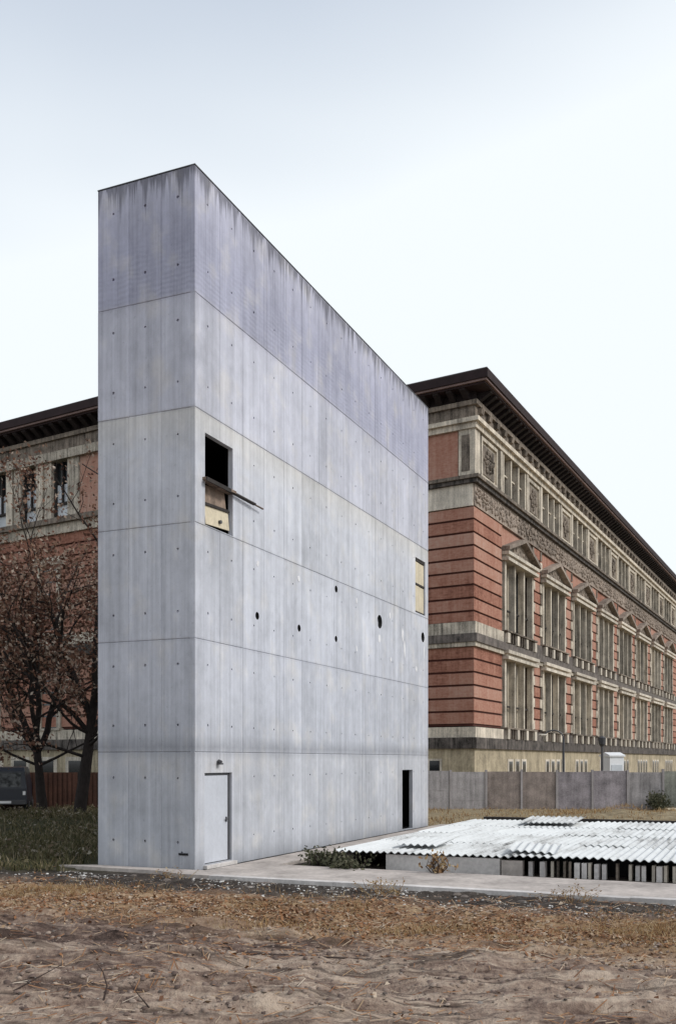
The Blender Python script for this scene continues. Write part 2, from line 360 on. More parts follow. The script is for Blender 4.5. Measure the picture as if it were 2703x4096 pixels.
# ------------------------------------------------------------------ concrete tower
tower = empty('concrete_tower', T0, TA)
tag(tower, 'tall narrow bare concrete tower block with horizontal pour joints and few openings', 'tower')
def mat_concrete():
    t = NT('tower_concrete')
    tc = t.n('ShaderNodeTexCoord'); tc.object = tower; p = tc.outputs['Object']; x, y, z = t.xyz(p)
    h = t.math('ADD', x, t.math('MULTIPLY', y, 1.37)); q = t.comb(h, 0., z)
    big = t.noise(q, .55, 4, .6); st = t.noise(t.scale(q, (3.4,1,.10)), 1.0, 5, .62); st2 = t.noise(t.scale(q, (11,1,.22)), 1.0, 3, .6)
    fine = t.noise(p, 22, 4, .6); mid = t.noise(q, 3.2, 4, .6)
    col = t.ramp(t.math('MULTIPLY', z, 1/16.0), [(0.,(.40,.41,.43)),(.165,(.43,.435,.45)),(.172,(.42,.43,.455)),(.325,(.45,.46,.49)),(.335,(.455,.465,.495)),
        (.49,(.475,.485,.51)),(.60,(.49,.50,.525)),(.657,(.50,.49,.465)),(.66,(.47,.475,.515)),(.80,(.46,.465,.51)),(.822,(.435,.435,.485)),(.825,(.37,.375,.45)),(.9,(.35,.355,.43)),(1.,(.41,.41,.47))])
    f = t.math('MULTIPLY_ADD', t.math('SUBTRACT', big, .5), .55, 1.)
    f = t.math('MULTIPLY_ADD', t.math('SUBTRACT', st, .5), .66, f)
    f = t.math('MULTIPLY_ADD', t.math('SUBTRACT', st2, .5), .46, f)
    f = t.math('MULTIPLY_ADD', t.math('SUBTRACT', mid, .5), .30, f)
    f = t.math('MULTIPLY_ADD', t.math('SUBTRACT', fine, .5), .14, f)
    f = t.math('MULTIPLY_ADD', t.math('SUBTRACT', t.orand(), .5), .15, f)
    blot = t.noise(t.scale(q, (1.3,1,.8)), 1.7, 6, .68, .6); f = t.math('MULTIPLY_ADD', t.math('SUBTRACT', blot, .5), .42, f)
    spk = t.noise(p, 9, 3, .7); f = t.math('SUBTRACT', f, t.rng(spk, .64, .75, 0., .22))
    # board ripples of the top pour
    wv = t.n('ShaderNodeTexWave', wave_type='BANDS', bands_direction='Z'); wv.inputs['Scale'].default_value = 2.6; wv.inputs['Distortion'].default_value = 4.5; wv.inputs['Detail'].default_value = 2
    t.l(q, wv.inputs['Vector'])
    rip = t.math('MULTIPLY', t.math('MULTIPLY', t.rng(z, 13.1, 13.2), t.rng(z, 15.0, 13.9)), .13)
    f = t.math('SUBTRACT', f, t.math('MULTIPLY', rip, t.math('MULTIPLY', wv.outputs['Fac'], t.rng(blot, .40, .60))))
    wm = t.math('MULTIPLY', t.rng(t.math('ABSOLUTE', t.math('SUBTRACT', x, 1.1)), .45, .75, 1., 0.), t.math('MULTIPLY', t.rng(z, 7.9, 7.95, 1., 0.), t.rng(z, 7.9, 5.6, .30, 0.)))
    wm = t.math('MULTIPLY', wm, t.rng(y, .05, .1, 1., 0.)); f = t.math('MULTIPLY', f, t.math('SUBTRACT', 1., t.math('MULTIPLY', wm, t.rng(st2, .35, .6, .1, 1.))))
    # rain streaks hanging from the top edge
    dn = t.noise(t.comb(t.math('MULTIPLY', h, 3.1), 0., 0.), 1.0, 4, .7); dl = t.rng(dn, .42, .78, 0., 1.9)
    dm = t.rng(t.math('SUBTRACT', 16., z), t.math('MULTIPLY', dl, .35), dl, .62, 0.)
    f = t.math('MULTIPLY', f, t.math('SUBTRACT', 1., t.math('MULTIPLY', t.math('MAXIMUM', dm, 0.), t.rng(st2, .3, .6, .45, 1.))))
    # dirt along the pour joints
    for jz, k in ((2.71,.34),(5.29,.14),(7.92,.14),(10.53,.16),(13.13,.16)):
        d = t.math('ABSOLUTE', t.math('SUBTRACT', z, jz + (.12 if jz < 3 else 0)))
        g = t.rng(d, .0, .30 if jz < 3 else .07, k, 0.)
        f = t.math('MULTIPLY', f, t.math('SUBTRACT', 1., t.math('MULTIPLY', g, t.rng(mid, .3, .6, .35, 1.))))
    f = t.math('MULTIPLY', f, t.rng(z, 0., t.rng(mid, .3, .7, .15, .9), .74, 1.))  # contact shadow painted into the foot of the walls, height broken by noise
    warm = t.rng(t.noise(q, 1.1, 4), .52, .70, 0., .45)
    col = t.mix(warm, col, (.50,.475,.43))
    col = t.mix(1., col, t.comb(t.math('MULTIPLY', f, 1.03), t.math('MULTIPLY', f, 1.04), t.math('MULTIPLY', f, 1.085)), 'MULTIPLY')
    t.bump(t.math('ADD', t.math('MULTIPLY', fine, .5), st2), .25, .012)
    return t.fin(col, .8, .25)
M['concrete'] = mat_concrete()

def plate(w, h, dep, rects, holes, ch_v=.005, ch_h=.016):
    """panel front at y=0, reaching to y=dep; rects = solid pieces, holes = (x,z,r,depth)"""
    mb = MB()
    for (x0,x1,z0,z1) in rects:
        cx0 = ch_v if x0 < 1e-4 else 0; cx1 = ch_v if x1 > w-1e-4 else 0
        cz0 = ch_h if z0 < 1e-4 else 0; cz1 = ch_h if z1 > h-1e-4 else 0
        fr = [(x0+cx0,z0+cz0),(x1-cx1,z0+cz0),(x1-cx1,z1-cz1),(x0+cx0,z1-cz1)]
        md = [(x0,z0),(x1,z0),(x1,z1),(x0,z1)]
        b = len(mb.v); D = max(ch_h*.9, .001)
        mb.v += [(p[0],0,p[1]) for p in fr]+[(p[0],D,p[1]) for p in md]+[(p[0],dep,p[1]) for p in md]
        for i in range(4):
            j = (i+1)%4; mb.f += [(b+i,b+4+i,b+4+j,b+j),(b+4+i,b+8+i,b+8+j,b+4+j)]
        mb.f.append((b+8,b+11,b+10,b+9))
        mine = [q for q in holes if x0 < q[0] < x1 and z0 < q[1] < z1]
        loops = [[Vector((p[0],p[1],0)) for p in fr]]; idx = [b,b+1,b+2,b+3]
        for (hx,hz,r,hd) in mine:
            k = 14 if r > .07 else 8; s0 = len(mb.v)
            ring = [(hx+r*math.cos(2*math.pi*a/k), hz+r*math.sin(2*math.pi*a/k)) for a in range(k)]
            mb.v += [(p[0],0,p[1]) for p in ring]+[(hx+(p[0]-hx)*.82,hd,hz+(p[1]-hz)*.82) for p in ring]
            for a in range(k):
                c = (a+1)%k; mb.f.append((s0+a,s0+c,s0+k+c,s0+k+a))
            mb.f.append(tuple(s0+k+a for a in range(k)))
            if r > .07: mb.dark = getattr(mb, 'dark', []) + list(range(len(mb.f)-k-1, len(mb.f)))
            loops.append([Vector((p[0],p[1],0)) for p in reversed(ring)]); idx += [s0+a for a in reversed(range(k))]
        for tri in tessellate_polygon(loops):
            a, c, e = (idx[i] for i in tri)
            va, vc, ve = Vector(mb.v[a]), Vector(mb.v[c]), Vector(mb.v[e])
            nrm = (vc-va).cross(ve-va)
            mb.f.append((a,c,e) if nrm.y < 0 else (a,e,c))
    return mb
def subtract(rs, o):
    out = []
    for (a,b,c,d) in rs:
        p, q, r, s = o
        if q <= a+1e-6 or p >= b-1e-6 or s <= c+1e-6 or r >= d-1e-6: out.append((a,b,c,d)); continue
        if p > a: out.append((a,p,c,d))
        if q < b: out.append((q,b,c,d))
        a2, b2 = max(a,p), min(b,q)
        if r > c: out.append((a2,b2,c,r))
        if s < d: out.append((a2,b2,s,d))
    return out
OPEN = {'win': (.43,1.73,7.95,10.07), 'door': (.42,1.68,.12,2.23), 'gap': (13.88,15.0,.05,2.18), 'far': (15.3,16.45,8.0,10.03)}
PIPES = [(2.98,6.19,.10),(5.43,6.18,.10),(7.88,7.67,.105),(7.88,6.17,.095),(11.64,7.16,.23),(16.18,7.16,.19)]
NP = 15; PW = TL/NP; G = .0012; WT = .13
cache = {}
rp = random.Random(3)
for li in range(6):
    z0, z1 = LZ[li], LZ[li+1]; h = z1-z0-2*G
    for c in range(NP):
        a0, a1 = c*PW, (c+1)*PW; wd = a1-a0-2*G
        rects = [(0,wd,0,h)]
        for o in OPEN.values(): rects = subtract(rects, (o[0]-a0-G, o[1]-a0-G, o[2]-z0-G, o[3]-z0-G))
        holes = []
        for fz in (.24,.78):
            r = rp.choice([.026,.03,.034]); holes.append((wd*.5+rp.choice([-.01,0,.012]), h*fz, r, .05))
        for (s,z,r) in PIPES:
            if a0 < s < a1 and z0 < z < z1:
                s2 = min(max(s-a0, r+.05), wd-r-.05)
                holes = [q for q in holes if abs(q[0]-s2) > r+.08 or abs(q[1]-(z-z0)) > r+.08]; holes.append((s2, z-z0, r, .28))
        holes = [q for q in holes if not any(o[0]-a0-.1 < q[0] < o[1]-a0+.1 and o[2]-z0-.1 < q[1] < o[3]-z0+.1 for o in OPEN.values())]
        if rects:
            pb_ = plate(wd, h, WT, rects, holes)
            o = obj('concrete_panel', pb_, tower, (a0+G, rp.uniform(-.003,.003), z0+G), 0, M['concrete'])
            if hasattr(pb_, 'dark'):
                o.data.materials.append(M['hole_shade'])  # near-black colour inside the pipe holes stands for their shade
                for i_ in pb_.dark: o.data.polygons[i_].material_index = 1
    for c in range(3):
        pw = (TW-.012)/3; wd = pw-2*G; holes = []
        for fz in (.24,.78): holes.append((wd*.5, h*fz, rp.choice([.028,.032,.036]), .05))
        if li == 0 and c == 2: holes.append((wd*.62, .42, .03, .05))
        # front (short) face: reaches from the left edge to the corner
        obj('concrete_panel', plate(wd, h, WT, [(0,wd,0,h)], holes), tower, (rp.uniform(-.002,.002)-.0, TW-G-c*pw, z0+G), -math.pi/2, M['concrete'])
# shorten nothing else: long-face panels start behind the short face; closing walls, roof, floor, dark inside
mb = MB(); mb.box(.31, TL-.001, TW-.3, TW-.001, .0, TH-.002); mb.box(TL-.3, TL-.002, .301, TW-.301, 0, TH-.003); mb.box(.302, TL-.301, .302, TW-.302, TH-.35, TH-.05)
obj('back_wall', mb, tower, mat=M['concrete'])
mb = MB()
mb.box(.31, TL-.31, TW-.35, TW-.31, .0, TH-.4); mb.box(.31,.35,.36,TW-.36,.0,TH-.4); mb.box(TL-.36,TL-.31,.32,TW-.36,.0,TH-.4)
for zz in (0.01, 2.4, 5.1, 7.7, 10.3): mb.box(.36, TL-.37, .31, TW-.36, zz, zz+.2) if zz > .1 else mb.box(.36, TL-.37, .31, TW-.36, zz, zz+.04)
obj('interior_lining', mb, tower, mat=M['dark'])
mb = MB(); mb.box(-.007, TL+.007, -.007, .12, TH, TH+.022); mb.box(-.007,.12,.12,TW+.007,TH,TH+.022); mb.box(.12,TL+.007,TW-.12,TW+.007,TH,TH+.022); mb.box(TL-.12,TL+.007,.12,TW-.12,TH,TH+.022)
obj('coping', mb, tower, mat=M['metal_dark'])
# steel door
mb = MB(); mb.box(.43,1.555,.05,.09,.14,2.165); d = obj('door', mb, tower, mat=M['door'])
mb = MB(); mb.box(1.46,1.49,.02,.049,1.05,1.17); mb.box(1.40,1.49,.0,.02,1.10,1.125); obj('handle', mb, d, mat=M['metal_dark'])
mb = MB(); mb.box(.424,1.676,.06,.12,2.172,2.226); mb.box(1.565,1.676,.06,.12,.125,2.170); obj('door_reveal_shade', mb, tower, mat=M['metal_dark'])  # dark strips stand for the shaded reveal and gap round the door
mb = MB(); mb.box(.36,1.78,-.10,-.006,.02,.10); obj('door_step', mb, tower, mat=M['kerb'])
mb = MB(); mb.tube([(1.0,-.02,2.50),(1.0,-.10,2.47)], .05, 8); mb.box(.93,1.07,-.12,-.03,2.42,2.46); obj('wall_lamp', mb, tower, mat=M['metal_dark'])
mb = MB(); mb.box(-.022,-.004, .18,.42,.36,.41); obj('vent_slot', mb, tower, mat=M['dark'])
# mortar patches where formwork was repaired
prs = random.Random(5)
for (s,z,ww,hh) in ((9.6,7.55,.10,.16),(11.6,6.62,.22,.24),(12.6,7.5,.12,.2),(13.9,7.0,.2,.42),(14.1,6.5,.14,.5),(12.7,6.0,.12,.14),(9.6,6.05,.1,.16),(15.4,5.9,.14,.2),(3.0,7.52,.12,.12),(5.4,7.55,.14,.12),(16.3,6.6,.1,.4)):
    k = 9; pts = []
    mb = MB(); b = 0
    ring = [(s+ww*.6*math.cos(2*math.pi*i/k)*prs.uniform(.7,1.2), z+hh*.6*math.sin(2*math.pi*i/k)*prs.uniform(.7,1.2)) for i in range(k)]
    mb.v = [(p[0],-.008,p[1]) for p in ring]+[(p[0],.01,p[1]) for p in ring]
    mb.f = [tuple(range(k))]+[(i,k+i,k+(i+1)%k,(i+1)%k) for i in range(k)]
    obj('mortar_patch', mb, tower, mat=M['patch'])
# far window closed with pale boards
for (z0,z1) in ((8.08,9.02),(9.12,9.90)):
    mb = MB(); mb.box(15.33,15.86,.05,.09,z0,z1); mb.box(15.885,16.42,.055,.09,z0,z1-.01); obj('window_board', mb, tower, mat=M['wood_pale'])
mb = MB(); mb.box(15.32,16.44,.03,.1,9.92,10.0); mb.box(15.32,16.44,.028,.1,9.035,9.105); mb.box(15.32,16.44,.03,.1,8.01,8.065); obj('window_rail', mb, tower, mat=M['wood_dark'])

def tobj(name, mb, mat, **k): return obj(name, mb, None, T0, TA, mat, **k)
# timber left in the upper opening
root = empty('formwork_panel', T0+TU*1.08+Vector((0,0,7.98)), TA)
tag(root, 'weathered plywood formwork panel hanging askew in lower half of tower window', 'panel')
a = R(-3.5)
for (z0,z1,x0,x1,m) in ((.06,.50,-.50,.60,'wood_pale'),(.56,.98,-.56,.52,'wood')):
    o = obj('plywood_sheet', MB().box(x0,x1,.0,.03,z0,z1), root, (0,.06,0), 0, M[m]); o.rotation_euler = (R(-4), a, 0)
o = obj('batten', MB().box(-.60,.62,-.03,.0,.49,.555), root, (0,.055,0), 0, M['wood_dark']); o.rotation_euler = (R(-4), a*.9, 0)
o = obj('bolt', MB().tube([(.12,.05,.2),(.12,-.05,.2)], .045, 8), root, (0,.06,0), 0, M['metal_dark'])
root = empty('timber_rail', T0+TU*1.0+Vector((0,0,8.97)), TA)
tag(root, 'rough timber rail across the middle of the open tower window', 'timber')
obj('rail_beam', MB().box(-.68,.70,-.12,.12,-.015,.045), root, mat=M['wood'])
obj('rail_batten', MB().box(-.72,.40,-.15,-.121,-.06,.03), root, mat=M['wood_dark'])
root = empty('loose_plank', T0+TU*2.3+Vector((0,0,8.93)), TA)
tag(root, 'long thin dark plank sticking sideways from tower window along the wall', 'plank')
o = obj('board', MB().box(-.95,.35,-.14,-.05,-.022,.012), root, mat=M['wood_dark']); o.rotation_euler = (R(-9), R(2), R(-2.0))
o = obj('board_end', MB().box(.35,.78,-.11,-.07,-.018,.006), root, mat=M['wood']); o.rotation_euler = (R(-9), R(2), R(-2.0))

# ------------------------------------------------------------------ slab and strips round the tower (tower frame, y = -w)
mb = MB(); mb.prism([(-.86,-14.5),(.95,-14.2),(1.35,-1.0),(1.35,-.30),(.0,-.30),(0.0,.0),(0.0-.02,2.72),(-.42,3.4),(-.48,.9),(-.84,.0)][::1], -.3, .045)
def ccw(p):
    a = sum(p[i][0]*p[(i+1)%len(p)][1]-p[(i+1)%len(p)][0]*p[i][1] for i in range(len(p))); return p if a > 0 else p[::-1]
P = ccw([(-.86,-15.5),(1.55,-15.5),(1.75,-1.25),(17.5,-1.25),(17.5,-.28),(-.02,-.28),(-.02,2.72),(-.40,3.5),(-.50,.6),(-.84,-.1)])
tag(tobj('apron_slab', MB().prism(P, -.35, .05), M['apron']), kind='structure')
tag(tobj('drain_gap', MB().box(.0,17.4,-.279,-.004,-.3,-.02), M['wood_dark']), kind='structure')
# raised edge along the outer rim of the slab, in lengths
ke = empty('edge_kerb', T0, TA); tag(ke, 'row of low pale concrete kerb lengths along front rim of slab', 'kerb')
for k in range(10):
    w0 = .9+k*1.45
    o = obj('kerb_length', MB().box(-.90+random.uniform(-.015,.015),-.66,-(w0+1.444),-w0,-.3,.058+random.uniform(-.006,.008)), ke, mat=M['kerb'])

# ------------------------------------------------------------------ corrugated sheets over the foundation
cs = empty('corrugated_roof', T0+TU*2.35-TV*2.46, TA)
tag(cs, 'low flat roof of whitish corrugated sheets on blocks beside the concrete tower', 'roof')
def mat_sheet():
    t = NT('fibre_sheet'); tc = t.n('ShaderNodeTexCoord'); tc.object = cs; p = tc.outputs['Object']; o = t.orand()
    a = t.noise(p, 1.3, 5, .65); b = t.noise(p, 14, 3); c = t.noise(t.scale(p, (.5,7,1)), 1.0, 4, .6)
    f = t.math('ADD', t.math('MULTIPLY', a, .30), t.math('MULTIPLY', b, .25)); f = t.math('ADD', f, t.math('MULTIPLY', c, .45)); f = t.math('ADD', f, t.math('MULTIPLY', t.math('SUBTRACT', o, .5), .16))
    col = t.ramp(f, [(.33,(.16,.16,.155)),(.41,(.45,.455,.45)),(.50,(.58,.595,.595)),(.68,(.66,.675,.675))])
    return t.fin(col, .8, .25)
M['sheet'] = mat_sheet()
def sheet_mesh(length, waves):
    mb = MB(); k = 8; n = waves*k; wl = .177; amp = .026; th = .012
    for e in (0, 1):
        for xx in (0, length):
            for i in range(n+1):
                mb.v.append((xx, -i*wl/k, amp*math.cos(2*math.pi*i/k) - e*th))
    N = n+1
    for i in range(n):
        mb.f += [(i,i+1,N+i+1,N+i)[::-1], (2*N+i,2*N+i+1,3*N+i+1,3*N+i), (i,i+1,2*N+i+1,2*N+i), (N+i,N+i+1,3*N+i+1,3*N+i)[::-1]]
    mb.f += [(0,N,3*N,2*N)[::-1], (n,N+n,3*N+n,2*N+n)]
    return mb.mesh('sheet', M['sheet'], False)
SM = sheet_mesh(3.3, 6); rr = random.Random(12)
for r_ in range(4):
    for c_ in range(12):
        w0 = c_*1.055
        start = .0 if c_ >= 4 else -.05
        x0 = start + r_*3.02 + rr.uniform(-.05,.05)
        if r_ == 0 and c_ < 4: x0 += .0
        o = obj('sheet', SM, cs, (x0, -w0, .385 + .016*r_ + (.0 if c_ < 4 else .035) + (c_ % 2)*.006), rr.uniform(-.004,.004))
        o.rotation_euler = (rr.uniform(-.003,.003), rr.uniform(-.004,.004), rr.uniform(-.006,.006))
# slipped and broken sheets that leave dark end edges
SH = sheet_mesh(1.5, 6); SS = sheet_mesh(2.1, 10)
for (x,wv_,z,rz,rx_) in ((4.7,7.6,.53,.05,0),(9.6,2.2,.55,.02,-.01),(10.1,9.5,.56,-.03,0),(.25,4.1,.52,.12,.05),(.9,1.2,.50,.03,0)):
    o = obj('sheet', SH if x < 9 else SS, cs, (x,-wv_,z), rz); o.rotation_euler = (rx_, R(-2.2), rz)
obj('front_beam', MB().box(.02,.26,-3.95,-1.25,-.08,.33), cs, mat=M['kerb'])
obj('front_beam', MB().box(.03,.25,-4.45,-3.98,-.08,.30), cs, mat=M['apron'])
pm = [MB().box(-.05,.14,-w_/2,w_/2,0,h_).mesh('support_block', M[m_]) for (w_,h_,m_) in ((.06,.34,'stone_white'),(.11,.33,'kerb'),(.05,.35,'stone_mid'),(.09,.32,'kerb'))]
wq = 4.62
while wq < 12.7:
    o = obj('support_block', rr.choice(pm), cs, (.10+rr.uniform(-.03,.05), -wq, -.03+.0), rr.uniform(-.12,.12)); wq += rr.choice((.12,.15,.2,.27,.17))
obj('under_roof_shade', MB().box(.75,.95,-12.7,-4.5,-.08,.36), cs, mat=M['dark'])  # near-black sheet stands for the shade under the roof
obj('side_wall', MB().box(.3,12.2,-.30,-.06,-.08,.34), cs, mat=M['stone_dark'])
obj('end_beam', MB().box(12.62,12.85,-12.6,-.2,-.08,.52), cs, mat=M['wood_dark'])

# ------------------------------------------------------------------ museum building
MC = Vector((8.0, 58.0, 0)); AR = R(62.8); AL = R(-31.5)
DR = Vector((math.cos(AR), math.sin(AR), 0)); NR = Vector((DR.y, -DR.x, 0))            # outward
DL = Vector((math.cos(AL), math.sin(AL), 0)); NL = Vector((DL.y, -DL.x, 0))            # along to the right, outward
mus = empty('museum_building', MC)
tag(mus, 'long red brick and stone museum with deep dark cornice and pedimented windows', 'building')
def corner(d):
    A = Matrix(((NL.x,NL.y),(NR.x,NR.y))); k = A.inverted() @ Vector((d,d)); return (k.x, k.y)
LEN_L, LEN_R = 34., 84.
def off(D, N, s, d): q = D*s + N*d; return (q.x, q.y)
def band_pts(d, din=-.62, sl=-LEN_L, sr=LEN_R):
    return ccw([off(DL,NL,sl,d), corner(d), off(DR,NR,sr,d), off(DR,NR,sr,din), corner(din), off(DL,NL,sl,din)])
def band(name, z0, z1, d, mat, **k): return obj(name, MB().prism(band_pts(d, **k), z0, z1), mus, mat=M[mat])
# solid inside
ci = corner(-.62); pr = off(DR,NR,LEN_R,-.62); pl = off(DL,NL,-LEN_L,-.62)
pb = (pr[0]+pl[0]-ci[0], pr[1]+pl[1]-ci[1])
obj('inner_wall', MB().prism(ccw([pl,ci,pr,pb]), 0, 24.3), mus, mat=M['core'])
ro = corner(1.25); pr2 = off(DR,NR,LEN_R+.6,1.25); pl2 = off(DL,NL,-LEN_L,1.25)
obj('roof', MB().prism(ccw([pl2,ro,pr2,pb]), 24.96, 25.02), mus, mat=M['roof'])
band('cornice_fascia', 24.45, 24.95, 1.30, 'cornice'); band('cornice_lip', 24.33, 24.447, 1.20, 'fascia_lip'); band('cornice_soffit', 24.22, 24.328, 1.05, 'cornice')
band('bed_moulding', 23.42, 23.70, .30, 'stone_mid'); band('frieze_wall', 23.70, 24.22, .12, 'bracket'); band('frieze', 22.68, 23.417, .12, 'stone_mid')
band('attic_ledge', 22.42, 22.677, .42, 'stone_light'); band('attic_ledge_lower', 22.08, 22.417, .22, 'stone_light')
band('sill_course', 19.10, 19.30, .42, 'stone_mid'); band('sill_course_lower', 18.86, 19.097, .28, 'stone_dark')

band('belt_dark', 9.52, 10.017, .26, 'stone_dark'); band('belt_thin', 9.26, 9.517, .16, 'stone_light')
band('plinth_moulding', 3.22, 3.88, .22, 'stone_dark'); band('plinth_wall', 0, 3.217, .06, 'ochre')
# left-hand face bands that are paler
def lbox(name, s0, s1, d0, d1, z0, z1, mat): return obj(name, MB().box(s0,s1,-d1,-d0,z0,z1), mus, (0,0,0), AL, M[mat])
def rbox(name, s0, s1, d0, d1, z0, z1, mat): return obj(name, MB().box(s0,s1,-d1,-d0,z0,z1), mus, (0,0,0), AR, M[mat])
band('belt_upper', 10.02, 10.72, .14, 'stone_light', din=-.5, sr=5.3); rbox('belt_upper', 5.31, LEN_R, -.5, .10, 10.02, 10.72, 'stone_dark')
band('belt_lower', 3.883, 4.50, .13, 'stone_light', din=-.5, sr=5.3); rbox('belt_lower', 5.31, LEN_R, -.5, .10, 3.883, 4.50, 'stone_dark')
lbox('smooth_band', -LEN_L, -.05, -.5, .08, 17.55, 18.855, 'stone_white')
# brackets under the cornice
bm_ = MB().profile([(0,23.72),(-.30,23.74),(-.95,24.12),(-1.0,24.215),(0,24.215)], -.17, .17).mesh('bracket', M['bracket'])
s = .35
while s < LEN_R: o = obj('bracket', bm_, mus, tuple(DR*s), AR); s += .86
s = -.35
while s > -12: o = obj('bracket', bm_, mus, tuple(DL*s), AL); s -= .86
cm = MB().profile([(-.1,23.0),(-.32,23.05),(-.40,23.36),(-.1,23.40)], -.22, .22).mesh('console', M['stone_mid'])
s = .6
while s < LEN_R: obj('console', cm, mus, tuple(DR*s), AR); s += 1.49
# brick courses
CH = .776
def courses(z0, z1, top):
    out = []; z = z1
    while z > z0+.15: out.append((max(z-CH+.125, z0), z)); z -= CH
    return out
UP, LO = (10.76,17.5), (4.56,9.24)
def joint_wall(fn, s0, s1):
    for (z0,z1) in (UP,LO): fn('joint_wall', s0, s1, -.6, -.08, z0, z1, 'brick_joint')
for (z0,z1) in (UP,LO): band('joint_wall', z0, z1, -.08, 'brick_joint', sl=-LEN_L, sr=5.35)
joint_wall(rbox, 74.6, LEN_R)
for (zz0,zz1) in (UP, LO):
    for (z0,z1) in courses(zz0,zz1,True):
        band('brick_course', z0, z1, .0, 'brick', din=-.5, sl=-11, sr=5.35)
        rbox('brick_course', 74.7, LEN_R, -.5, .0, z0, z1, 'brick')
lbox('brick_panel', -11, -1.02, -.5, .02, 19.3, 22.08, 'brick'); band('corner_pilaster', 19.3, 22.08, .10, 'stone_light', din=-.5, sl=-.95, sr=.82)
lbox('pilaster_inset', -.76, -.22, .08, .13, 19.62, 21.75, 'stone_mid')
lbox('basement_window', -3.0, -2.05, .04, .075, 1.3, 2.62, 'stone_white'); lbox('basement_pane', -2.86, -2.2, .05, .085, 1.4, 2.5, 'glass')
# windows of the two main storeys
rw = random.Random(21)
WW = 6.55
def win_meshes(z0, z1, lint):
    mb = MB(); xs = [0, 2.12, 4.24, WW-.34]; ws = [.34,.26,.26,.34]
    for x, w_ in zip((0,2.1,4.18,WW-.34), ws): mb.box(x, x+w_, -.10, .30, z0, z1)
    cs_ = MB()
    for x in (.34,2.36,4.44): cs_.box(x+.84, x+.92, .2, .30, z0, z1); cs_.box(x, x+1.74, .2, .295, z0+(z1-z0)*.33, z0+(z1-z0)*.33+.11)
    cas = cs_.mesh('casement', M['wood_dark'])
    fr = mb.mesh('window', M['stone_light'])
    pn = [MB().box(0,1.76,0,.03,z0,z1).mesh('pane', M[k]) for k in ('glass','blind','glass','blind_white')]
    ln = MB(); ln.box(-.25,WW+.25,-.42,.5,lint,lint+.20); ln.box(-.12,WW+.12,-.26,.5,lint+.203,lint+.36); ln.box(-.28,WW+.28,-.46,.5,lint+.363,lint+.58)
    return fr, pn, ln.mesh('lintel', M['stone_white']), cas
lowm = win_meshes(4.5, 8.99, 8.99); upm = win_meshes(10.74, 15.30, 15.30)
def ped_mesh():
    mb = MB(); a, b, c = -.35, WW/2, WW+.35
    y1, y0 = -.55, .1
    def rake(x0,z0,x1,z1,t):
        bb = len(mb.v); mb.v += [(x0,y1,z0),(x1,y1,z1),(x1,y1,z1+t),(x0,y1,z0+t),(x0,y0,z0),(x1,y0,z1),(x1,y0,z1+t),(x0,y0,z0+t)]
        mb.f += [(bb,bb+1,bb+2,bb+3),(bb+4,bb+7,bb+6,bb+5),(bb,bb+4,bb+5,bb+1),(bb+3,bb+2,bb+6,bb+7),(bb,bb+3,bb+7,bb+4),(bb+1,bb+5,bb+6,bb+2)]
    rake(a,15.9,b,17.02,.26); rake(b+.002,17.02,c,15.9,.26)
    return mb.mesh('pediment', M['stone_mid2'])
def tymp_mesh():
    mb = MB(); mb.v = [(0,-.12,15.89),(WW,-.12,15.89),(WW/2,-.12,17.0),(0,.1,15.89),(WW,.1,15.89),(WW/2,.1,17.0)]
    mb.f = [(0,1,2),(3,5,4),(0,3,4,1),(1,4,5,2),(2,5,3,0)]; q = random.Random(4)
    for i in range(14):
        x = q.uniform(1.6,WW-1.6); mb.lump((x,-.14,15.95+q.uniform(.05,.75)*(1-abs(x-WW/2)/3.2)), (.16,.07,.14), 5, q.random(), q)
    return mb.mesh('tympanum', M['stone_mid'])
PED, TYM = ped_mesh(), tymp_mesh()
def balus(z0, z1):
    mb = MB()
    for x in np.arange(.75, WW-.7, .5): mb.box(x-.06, x+.06, -.27, -.12, z0+.02, z1-.02)
    return mb.mesh('balusters', M['stone_mid'])
BL, BU = balus(3.885, 4.52), balus(10.05, 10.74); SB = MB().box(0,.46,-.34,-.11,0,.635).mesh('sill_block', M['stone_white'])
def sillm(z): return MB().box(-.2, WW+.2, -.36, .4, z, z+.10).mesh('sill', M['stone_mid'])
SL_, SU = sillm(4.525), sillm(10.745)
S0, PER = 5.62, 8.95
qm = MB().box(0,.50,-.05,.4,0,.62).mesh('quoin', M['stone_light']); qd = MB().box(0,.34,-.035,.4,0,.62).mesh('quoin', M['stone_mid'])
